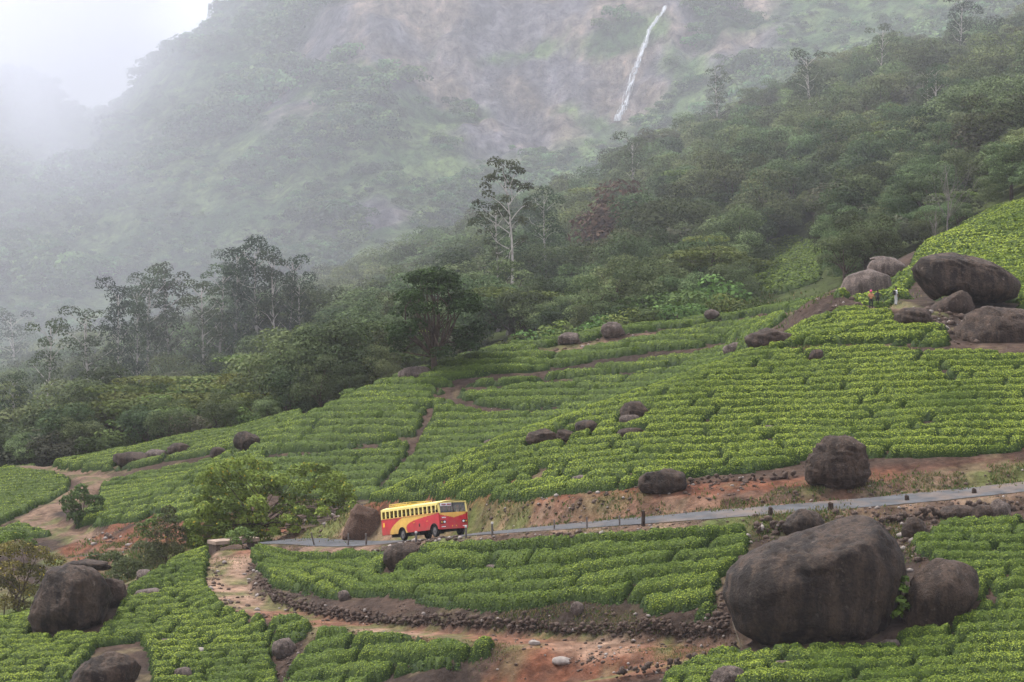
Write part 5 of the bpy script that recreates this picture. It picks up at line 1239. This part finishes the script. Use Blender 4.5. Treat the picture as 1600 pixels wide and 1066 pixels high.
m, nt, out = new_mat('windscreen_glass'); b = bsdf(nt, out, 0.08, 0.5, (0.12, 0.13, 0.14)); tr_ = nt.nodes.new("ShaderNodeBsdfTransparent"); tr_.inputs[0].default_value = (0.55, 0.58, 0.6, 1)
mx_ = nt.nodes.new("ShaderNodeMixShader"); mx_.inputs[0].default_value = 0.45; nt.links.new(tr_.outputs[0], mx_.inputs[1]); nt.links.new(b.outputs[0], mx_.inputs[2]); nt.links.new(mx_.outputs[0], out.inputs[0]); M['glass'] = m
BL, BW, SK, SILL, WTOP, RF_ = 9.9, 2.46, 0.64, 2.06, 2.70, 3.02
XR, XF = -BL / 2, BL / 2; HW = BW / 2
WHX = (XR + BL * 0.355, XR + BL * 0.905); WR = 0.50
bus = empty('bus')
tag(bus, 'red and yellow public bus climbing the narrow hill road', 'bus')
def cgrid(name, fn, nu, nv, colfn, parent, keep=None, flip=False):
    uu, vv = np.meshgrid(np.linspace(0, 1, nu + 1), np.linspace(0, 1, nv + 1)); V = fn(uu, vv); Cg = colfn(uu, vv)
    ii = np.arange(uu.size).reshape(uu.shape); q = np.stack([ii[:-1, :-1], ii[:-1, 1:], ii[1:, 1:], ii[1:, :-1]], -1).reshape(-1, 4)
    if keep is not None:
        k = keep(uu, vv).ravel()[q].all(1); q = q[k]
    if flip: q = q[:, ::-1]
    o = obj(name, mesh_np(name, V.reshape(-1, 3), [q], Cg.reshape(-1, 3), [M['paint']], True), parent)
    md = o.modifiers.new('thick', 'SOLIDIFY'); md.thickness = 0.03; md.offset = 0
    return o
def side_col(s_, t):
    sl = 0.135 + 0.26 * t ** 2
    sr_ = np.interp(t, [0, .1, .2, .35, .47, .6, .72, .83, .93, 1], [.465, .442, .432, .435, .45, .50, .58, .73, .92, 1.0])
    y = (s_ > sl) & (s_ < sr_)
    c = np.where(y[..., None], YEL * np.array([1, 1.08, 1.1]), RED)
    return c
def arch_keep(s_, t):
    x = XR + BL * s_; z = SK + (SILL - SK) * t; k = np.ones_like(s_, bool)
    for wx_ in WHX: k &= np.hypot(x - wx_, z - 0.52) > 0.64
    return k
for sy in (-1, 1):
    cgrid('side_panel', lambda s_, t, sy=sy: np.stack([XR + BL * s_, np.full_like(s_, sy * HW) - sy * 0.03 * (1 - t) ** 2, SK + (SILL - SK) * t], -1), 160, 30, side_col, bus, arch_keep, sy > 0)
    up = MB().box(XR, XF - 0.12, sy * HW - 0.03, sy * HW + 0.03, WTOP, RF_ - 0.12).build('upper_band', M['cream'], bus)
    NWn = 13; pitch = (BL * 0.945) / NWn
    for i in range(NWn + 1):
        xx = XR + 0.12 + i * pitch
        MB().box(xx - 0.10, xx + 0.08, sy * HW - 0.035, sy * HW + 0.035, SILL, WTOP).build('window_pillar', M['cream'], bus)
    MB().box(XR, XF - 0.05, sy * HW - 0.045, sy * HW + 0.045, SILL - 0.03, SILL + 0.03).build('sill_rail', flat_mat('sill_orange', (0.62, 0.30, 0.09)), bus)
    for i in range(NWn):
        xx = XR + 0.20 + i * pitch
        MB().box(xx, xx + pitch - 0.18, sy * (HW - 0.03) - 0.008, sy * (HW - 0.03) + 0.008, SILL + 0.30, SILL + 0.325).build('window_bar', M['steel'], bus)
    for wx_ in WHX:
        w_ = MB()
        ring = [(wx_ + 0.65 * math.cos(a_), sy * (HW - 0.005), 0.52 + 0.65 * math.sin(a_)) for a_ in np.linspace(0.15, math.pi - 0.15, 14)]
        w_.tube(ring, 0.035, 6).build('wheel_arch', M['black'], bus, 0, True)
    MB().box(WHX[0] + 3.0, WHX[0] + 3.12, sy * (HW + 0.01) - 0.02, sy * (HW + 0.01) + 0.02, 1.05, 1.32).build('fuel_flap', M['black'], bus)
    for xx in (WHX[0] + 2.0, WHX[1] - 1.2): MB().box(xx, xx + 0.3, sy * (HW + 0.012) - 0.01, sy * (HW + 0.012) + 0.01, 1.42, 1.47).build('side_marker', M['amber'], bus)
    MB().box(XR + 0.25, XR + 0.55, sy * (HW + 0.012) - 0.01, sy * (HW + 0.012) + 0.01, 1.35, 1.75).build('number_panel', M['plate'], bus)
# roof with camber
cgrid('roof', lambda s_, t: np.stack([XR - 0.02 + (BL - 0.02) * s_, (t * 2 - 1) * (HW + 0.02), RF_ - 0.16 + 0.22 * (1 - np.abs(t * 2 - 1) ** 3.2) - 0.05 * np.clip((s_ - 0.93) / 0.07, 0, 1)], -1), 30, 14, lambda s_, t: np.broadcast_to(CREAM, s_.shape + (3,)).copy(), bus)
# front
def front_pos(s_, t): 
    y = (s_ * 2 - 1) * HW; z = 0.60 + (2.02 - 0.60) * t
    return np.stack([XF + 0.10 * (1 - (s_ * 2 - 1) ** 2) - 0.02 * t - 0.10 * np.abs(s_ * 2 - 1) ** 8, y, z], -1)
def front_col(s_, t):
    a_ = np.abs(s_ * 2 - 1); y = t > (0.93 - 0.24 * (1 - a_) ** 0.9)
    return np.where(y[..., None], YEL * np.array([1, 1.0, 1.1]), RED)
cgrid('front_panel', front_pos, 60, 30, front_col, bus)
gl = MB()
for y0, y1 in ((-1.10, -0.02), (0.02, 1.10)): 
    MB().add([(XF + 0.02 + 0.06 * (1 - abs(y0)), y0, 2.06), (XF + 0.02 + 0.06 * (1 - abs(y1)), y1, 2.06), (XF - 0.10 + 0.05 * (1 - abs(y1)), y1, 2.86), (XF - 0.10 + 0.05 * (1 - abs(y0)), y0, 2.86)], [(0, 1, 2, 3)]).build('windscreen', M['glass'], bus)
for yy in (-1.17, 1.17): MB().add([(XF - 0.06, yy - 0.07, 2.0), (XF + 0.03, yy - 0.07, 2.0), (XF + 0.03, yy + 0.07, 2.0), (XF - 0.06, yy + 0.07, 2.0), (XF - 0.20, yy - 0.07, 2.9), (XF - 0.10, yy - 0.07, 2.9), (XF - 0.10, yy + 0.07, 2.9), (XF - 0.20, yy + 0.07, 2.9)], [(0, 3, 2, 1), (4, 5, 6, 7), (0, 1, 5, 4), (1, 2, 6, 5), (2, 3, 7, 6), (3, 0, 4, 7)]).build('corner_pillar', M['cream'], bus)
MB().tube([(XF + 0.09, 0, 2.03), (XF - 0.03, 0, 2.88)], 0.03, 6).build('centre_bar', M['black'], bus)
MB().box(XF - 0.24, XF - 0.06, -HW, HW, 2.84, 2.95).build('front_header', M['cream'], bus, 0.03)
bd = MB().box(XF - 0.075, XF - 0.055, -1.08, -0.12, 2.58, 2.84).build('destination_board', M['white'], bus); bd.location = (0.06, 0, 0)
for i, (y_, w_) in enumerate([(-0.98, .10), (-0.85, .07), (-0.75, .12), (-0.52, .09), (-0.40, .11), (-0.26, .08)]):
    MB().box(XF + 0.006, XF + 0.014, y_, y_ + w_, 2.65, 2.77).build('board_mark', M['maroon'], bd).location = (0, 0, 0)
for yy, x_ in ((-0.55, 1), (0.55, 1)): MB().tube([(XF + 0.09, yy, 2.08), (XF + 0.04, yy + 0.22, 2.50)], 0.014, 5).build('wiper', M['black'], bus)
for sy in (-1, 1):
    hl = MB().box(XF + 0.0, XF + 0.075, sy * 0.90 - 0.24, sy * 0.90 + 0.24, 1.10, 1.36).build('headlight', M['black'], bus, 0.02)
    MB().tube([(XF + 0.06, sy * 0.90 - 0.08 * sy, 1.23), (XF + 0.10, sy * 0.90 - 0.08 * sy, 1.23)], [0.10, 0.085], 12).build('lens', M['lamp'], hl)
    MB().box(XF + 0.06, XF + 0.09, sy * 1.05 - 0.05, sy * 1.05 + 0.05, 1.16, 1.30).build('indicator', M['amber'], hl)
    MB().box(XF + 0.045, XF + 0.075, sy * 0.86 - 0.22, sy * 0.86 + 0.22, 0.80, 0.86).build('bumper_stripe', M['white'], bus)
MB().box(XF + 0.085, XF + 0.11, -0.22, 0.22, 0.74, 0.92).build('number_plate', M['plate'], bus, 0.01)
for i in range(4): MB().box(XF + 0.045, XF + 0.07, -1.02 + i * 0.11, -0.94 + i * 0.11, 1.56, 1.66).build('front_lettering', M['white'], bus)
MB().tube([(XF + 0.06, -0.5, 0.62), (XF + 0.06, 0.5, 0.62)], 0.03, 6).build('bumper_bar', M['black'], bus)
# rear
RP = cgrid('rear_panel', lambda s_, t: np.stack([XR - 0.05 * (1 - (s_ * 2 - 1) ** 4), (s_ * 2 - 1) * HW, 0.66 + (2.9 - 0.66) * t], -1), 20, 20, lambda s_, t: np.where((t > 0.64)[..., None], CREAM, RED), bus)
# inside
MB().box(XR + 0.05, XF - 0.25, -HW + 0.08, HW - 0.08, 1.02, 1.10).build('floor', M['dark_in'], bus)
MB().box(XR + 0.05, XF - 0.10, -0.42, 0.42, 0.42, 0.98).build('chassis', M['black'], bus)
MB().box(WHX[0] + 1.2, WHX[0] + 2.7, -HW + 0.12, HW - 0.12, 0.36, 0.80).build('fuel_tank', M['black'], bus, 0.06)
MB().box(XF - 0.60, XF - 0.12, -HW + 0.1, HW - 0.1, 1.10, 2.02).build('dashboard', M['dark_in'], bus, 0.04)
for i in range(11):
    xx = XR + 0.5 + i * 0.76
    for yy in (-0.70, 0.70):
        se = MB().box(xx, xx + 0.42, yy - 0.42, yy + 0.42, 1.45, 1.58).box(xx - 0.09, xx, yy - 0.42, yy + 0.42, 1.45, 2.25).build('seat', M['seat'], bus, 0.03)
MB().tube([(XF - 0.75, -0.62, 1.75), (XF - 0.70, -0.62, 1.80)], [0.24, 0.24], 16).build('steering_wheel', M['black'], bus)
# wheels
for wx_ in WHX:
    for sy in (-1, 1):
        yy = sy * (HW - 0.17)
        pr = [(WR - 0.05, -0.14), (WR, -0.10), (WR, 0.10), (WR - 0.05, 0.14), (0.30, 0.13), (0.30, -0.13)]
        tv = []; tf = []; n = 28
        for k in range(n):
            a_ = 2 * math.pi * k / n
            for (r_, o_) in pr: tv.append((r_ * math.cos(a_), o_, r_ * math.sin(a_)))
        for k in range(n):
            for j in range(6): tf.append((k * 6 + j, k * 6 + (j + 1) % 6, ((k + 1) % n) * 6 + (j + 1) % 6, ((k + 1) % n) * 6 + j))
        wh = empty('wheel'); wh.parent = bus; wh.location = (wx_, yy, WR / 0.9); wh.scale = (0.97, 1, 1 / 0.9)
        MB().add(tv, tf).build('tyre', M['black'], wh, 0, True)
        MB().tube([(0, -0.11, 0), (0, -0.02, 0), (0, 0.11, 0)], [0.30, 0.24, 0.30], 20).tube([(0, sy * 0.02, 0), (0, sy * 0.16, 0)], [0.12, 0.09], 12).build('rim', M['steel'], wh)
# roof carrier
rk_ = MB(); x0, x1 = XR + BL * 0.10, XR + BL * 0.47
for zz in (3.16, 3.30):
    for yy in (-0.95, 0.95): rk_.tube([(x0, yy, zz), (x1, yy, zz)], 0.03, 6)
    for xx in (x0, x1): rk_.tube([(xx, -0.95, zz), (xx, 0.95, zz)], 0.03, 6)
for xx in np.linspace(x0, x1, 7):
    for yy in (-0.95, 0.95): rk_.tube([(xx, yy, 2.98), (xx, yy, 3.30)], 0.025, 6)
    rk_.tube([(xx, -0.95, 3.14), (xx, 0.95, 3.14)], 0.025, 6)
rk_.build('roof_carrier', M['rack'], bus)
MB().tube([(XF - 0.15, -HW, 2.35), (XF + 0.05, -HW - 0.22, 2.40), (XF + 0.10, -HW - 0.24, 2.25)], 0.015, 5).box(XF + 0.06, XF + 0.11, -HW - 0.30, -HW - 0.16, 2.06, 2.3).build('mirror', M['black'], bus)
MB().tube([(XF - 0.15, HW, 2.35), (XF + 0.05, HW + 0.22, 2.40), (XF + 0.10, HW + 0.24, 2.25)], 0.015, 5).box(XF + 0.06, XF + 0.11, HW + 0.16, HW + 0.30, 2.06, 2.3).build('mirror', M['black'], bus)
# put it on the road
dd = np.hypot(ROADF[:, 0] - P3(656, 0, 190.5)[0], ROADF[:, 1] - 190.5); kb = int(dd.argmin()); sdv = np.r_[0, np.cumsum(np.linalg.norm(np.diff(ROADF, axis=0), axis=1))]
def road_at(s_): return np.array([np.interp(s_, sdv, ROADF[:, k]) for k in range(3)])
qa, qb = road_at(sdv[kb] - 3.4), road_at(sdv[kb] + 3.4); tv_ = (qb - qa) / np.linalg.norm(qb - qa); mid = road_at(sdv[kb]) * 0.5 + (qa + qb) * 0.25
BUS_YAW, BUS_PITCH, BUS_ROLL = math.atan2(tv_[1], tv_[0]), math.asin(tv_[2]), 0.0
bus.rotation_euler = Euler((BUS_ROLL, -BUS_PITCH, BUS_YAW), 'XYZ'); bus.location = (mid[0], mid[1], mid[2] + 0.05); bus.scale = (1.03, 1.0, 0.90)
print('bus', mid, math.degrees(BUS_YAW), math.degrees(BUS_PITCH))

# ------------------------------------------------------------------ people
def person(label, u, v, height, face, shirt, trousers, skin=(0.16, 0.085, 0.055), arms='down', d=None):
    x, y, z = on_ground(u, v, 205)
    J = {'pel': (0, 0, 0.93), 'spine': (0, 0.01, 1.15), 'chest': (0, 0.02, 1.36), 'neck': (0, 0.01, 1.50), 'head': (0, -0.02, 1.60), 'crown': (0, -0.02, 1.72)}
    E = [('pel', 'spine'), ('spine', 'chest'), ('chest', 'neck'), ('neck', 'head'), ('head', 'crown')]
    Rr = {'pel': (.15, .11), 'spine': (.135, .10), 'chest': (.16, .11), 'neck': (.055, .055), 'head': (.085, .10), 'crown': (.06, .07)}
    for s_, n in ((-1, 'l'), (1, 'r')):
        J['sh' + n] = (s_ * .19, .02, 1.42); 
        if arms == 'hip' and s_ > 0: J['el' + n], J['wr' + n], J['ha' + n] = (s_ * .38, .08, 1.20), (s_ * .20, -.02, 1.04), (s_ * .15, -.06, 1.02)
        elif arms == 'chest': J['el' + n], J['wr' + n], J['ha' + n] = (s_ * .27, .0, 1.16), (s_ * .13, -.22, 1.24), (s_ * .07, -.26, 1.26)
        else: J['el' + n], J['wr' + n], J['ha' + n] = (s_ * .26, .03, 1.14), (s_ * .27, -.06, .90), (s_ * .27, -.08, .80)
        J['hi' + n] = (s_ * .095, 0, .88); J['kn' + n] = (s_ * .11, -.02, .49); J['an' + n] = (s_ * .12, .02, .09); J['to' + n] = (s_ * .13, -.15, .04)
        E += [('chest', 'sh' + n), ('sh' + n, 'el' + n), ('el' + n, 'wr' + n), ('wr' + n, 'ha' + n), ('pel', 'hi' + n), ('hi' + n, 'kn' + n), ('kn' + n, 'an' + n), ('an' + n, 'to' + n)]
        for k, r in (('sh', .07), ('el', .05), ('wr', .038), ('ha', .04), ('hi', .10), ('kn', .072), ('an', .055), ('to', .04)): Rr[k + n] = (r, r)
    nm = list(J); me = bpy.data.meshes.new('person'); me.from_pydata([J[k] for k in nm], [(nm.index(a_), nm.index(b_)) for a_, b_ in E], [])
    o = obj('person', me)
    sk = o.modifiers.new('skin', 'SKIN'); o.modifiers.new('sub', 'SUBSURF').levels = 1
    for i, k in enumerate(nm): me.skin_vertices[0].data[i].radius = Rr[k]; me.skin_vertices[0].data[i].use_root = (k == 'pel')
    dg = bpy.context.evaluated_depsgraph_get(); dg.update(); ev = bpy.data.meshes.new_from_object(o.evaluated_get(dg)); o.modifiers.clear()
    V = np.array([v_.co[:] for v_ in ev.vertices]); o.data = ev
    zz = V[:, 2]; ax = np.abs(V[:, 0])
    c = np.where((zz < 0.97)[:, None], trousers, shirt); c = np.where((zz > 1.49)[:, None], skin, c)
    c = np.where(((ax > .215) & (zz < 1.12))[:, None], skin, c); c = np.where((zz < 0.10)[:, None], (0.03, 0.025, 0.02), c)
    at = ev.attributes.new("Col", 'FLOAT_COLOR', 'POINT'); c4 = np.ones((len(V), 4), np.float32); c4[:, :3] = c; at.data.foreach_set("color", c4.ravel())
    ev.materials.clear(); ev.materials.append(M['cloth']); ev.polygons.foreach_set("use_smooth", np.ones(len(ev.polygons), bool))
    k = height / 1.75; o.scale = (k, k, k); o.location = (x, y, z - 0.02); o.rotation_euler = (0, 0, face)
    return tag(o, label, 'person')
m, nt, out = new_mat('cloth_and_skin'); b = bsdf(nt, out, 0.85, 0.15); at = nt.nodes.new("ShaderNodeAttribute"); at.attribute_name = "Col"
n = noise_node(nt, 9, 4); r = ramp(nt, n.outputs[0], [(0.3, (0.75,) * 3), (0.7, (1.1,) * 3)]); nt.links.new(mixc(nt, 1.0, at.outputs["Color"], r.outputs[0], 'MULTIPLY'), b.inputs[0]); M['cloth'] = m
def head_piece(par, name, mat, zc, rx, rz):
    V, Fc = ICO[3]; P = V * np.array([rx, rx * 1.1, rz]) + np.array([0, 0.0, zc]); P = P[:, :]
    return obj(name, mesh_np(name, P, [Fc], None, [mat], True), par)
M['hair'] = flat_mat('black_hair', (0.015, 0.012, 0.012), 0.6); M['pink'] = flat_mat('pink_scarf', (0.55, 0.08, 0.18), 0.85)
pa = person('person in orange top and pink head scarf standing beside a darkly dressed one', 1361, 482, 1.62, 2.9, (0.50, 0.24, 0.13), (0.022, 0.022, 0.026), arms='chest')
head_piece(pa, 'head_scarf', M['pink'], 1.69, 0.135, 0.14)
pb_ = person('person in dark clothes with a hand on the hip by the orange one', 1371, 480, 1.60, -0.5, (0.045, 0.045, 0.050), (0.020, 0.022, 0.020), arms='hip')
head_piece(pb_, 'hair', M['hair'], 1.71, 0.105, 0.09)
pc = person('person in white shirt and trousers wearing a dark backpack', 1400, 478, 1.68, 2.0, (0.62, 0.62, 0.64), (0.55, 0.55, 0.55))
head_piece(pc, 'hair', M['hair'], 1.71, 0.105, 0.09)
bp = MB().box(-0.15, 0.15, 0.11, 0.30, 1.02, 1.45).build('backpack', M['black'], pc, 0.04)

# ------------------------------------------------------------------ air
m, nt, out = new_mat('haze_air')
pv = nt.nodes.new("ShaderNodeVolumePrincipled"); pv.inputs["Color"].default_value = (0.935, 0.945, 1.0, 1); pv.inputs["Density"].default_value = 0.00009
pv.inputs["Anisotropy"].default_value = 0.1
nt.links.new(pv.outputs[0], out.inputs["Volume"]); M['haze'] = m
hb = MB().box(-432, 432, -70, 1490, -70, 330).build('haze', M['haze']); tag(hb, kind='stuff')
# mist lying in the valley and drifting up the mountain
m, nt, out = new_mat('mist_cloud')
N = nt.nodes.new; L = nt.links.new
geo = N("ShaderNodeNewGeometry"); sep = N("ShaderNodeSeparateXYZ"); L(geo.outputs["Position"], sep.inputs[0])
def mr(src, a0, a1, b0, b1, smooth=True):
    n = N("ShaderNodeMapRange"); n.interpolation_type = 'SMOOTHSTEP' if smooth else 'LINEAR'
    for i, v in ((1, a0), (2, a1), (3, b0), (4, b1)): n.inputs[i].default_value = v
    L(src, n.inputs[0]); return n.outputs[0]
def mth(op, a_, b_):
    n = N("ShaderNodeMath"); n.operation = op
    for i, v in enumerate((a_, b_)):
        if hasattr(v, 'links'): L(v, n.inputs[i])
        else: n.inputs[i].default_value = v
    return n.outputs[0]
far = mr(sep.outputs[1], 255, 480, 0.0, 1.0)
nz = N("ShaderNodeTexNoise"); nz.inputs["Scale"].default_value = 0.0085; nz.inputs["Detail"].default_value = 4; nz.inputs["Roughness"].default_value = 0.55
L(geo.outputs["Position"], nz.inputs["Vector"])
base = mth('MULTIPLY', mth('MULTIPLY', far, mr(sep.outputs[0], 10, -140, 1.0, 1.35)), 0.00040)
# thick cloud: towards the left (-x) and up, patchy
lx = mr(sep.outputs[0], -95, -210, 0.0, 1.0)
hzv = mr(sep.outputs[2], -10, 110, 0.12, 1.0)
dp = mr(sep.outputs[1], 640, 960, 0.0, 1.0)
pat = mr(nz.outputs[0], 0.45, 0.58, 0.0, 1.0)
cl = mth('MULTIPLY', mth('MULTIPLY', lx, dp), mth('MULTIPLY', hzv, mth('ADD', pat, 0.04)))
val = mth('MULTIPLY', mth('MULTIPLY', mr(sep.outputs[1], 310, 390, 0.0, 1.0), mr(sep.outputs[1], 430, 560, 1.0, 0.0)), mth('MULTIPLY', mr(sep.outputs[0], -5, -70, 0.0, 1.0), 0.0009))
den_ = mth('ADD', mth('ADD', base, val), mth('MULTIPLY', cl, 0.0125))
pv = N("ShaderNodeVolumePrincipled"); pv.inputs["Color"].default_value = (0.935, 0.945, 1.0, 1); pv.inputs["Anisotropy"].default_value = 0.1
L(den_, pv.inputs["Density"]); L(pv.outputs[0], out.inputs["Volume"]); M['mist'] = m
mbx = MB().box(-425, 425, 250, 1480, -66, 322).build('mist', M['mist']); tag(mbx, 'pale mist lying over the valley and the mountain', 'mist', kind='stuff')
# things that look alike are told apart by their place, counted across the view
share = {}
for o in scene.objects:
    if o.parent is None and o.get('label'): share.setdefault(o['label'], []).append(o)
for lab, os_ in share.items():
    if len(os_) > 1:
        for i, o in enumerate(sorted(os_, key=lambda o: o.location.x / max(1.0, o.location.y))):
            o['label'] = ('leftmost ' if i == 0 else ordinal(i + 1) + ' from the left, ') + lab
print('TRIS', sum(sum(len(p.vertices) - 2 for p in me.polygons) if len(me.polygons) < 5000 else len(me.loops) - 2 * len(me.polygons) for me in bpy.data.meshes))
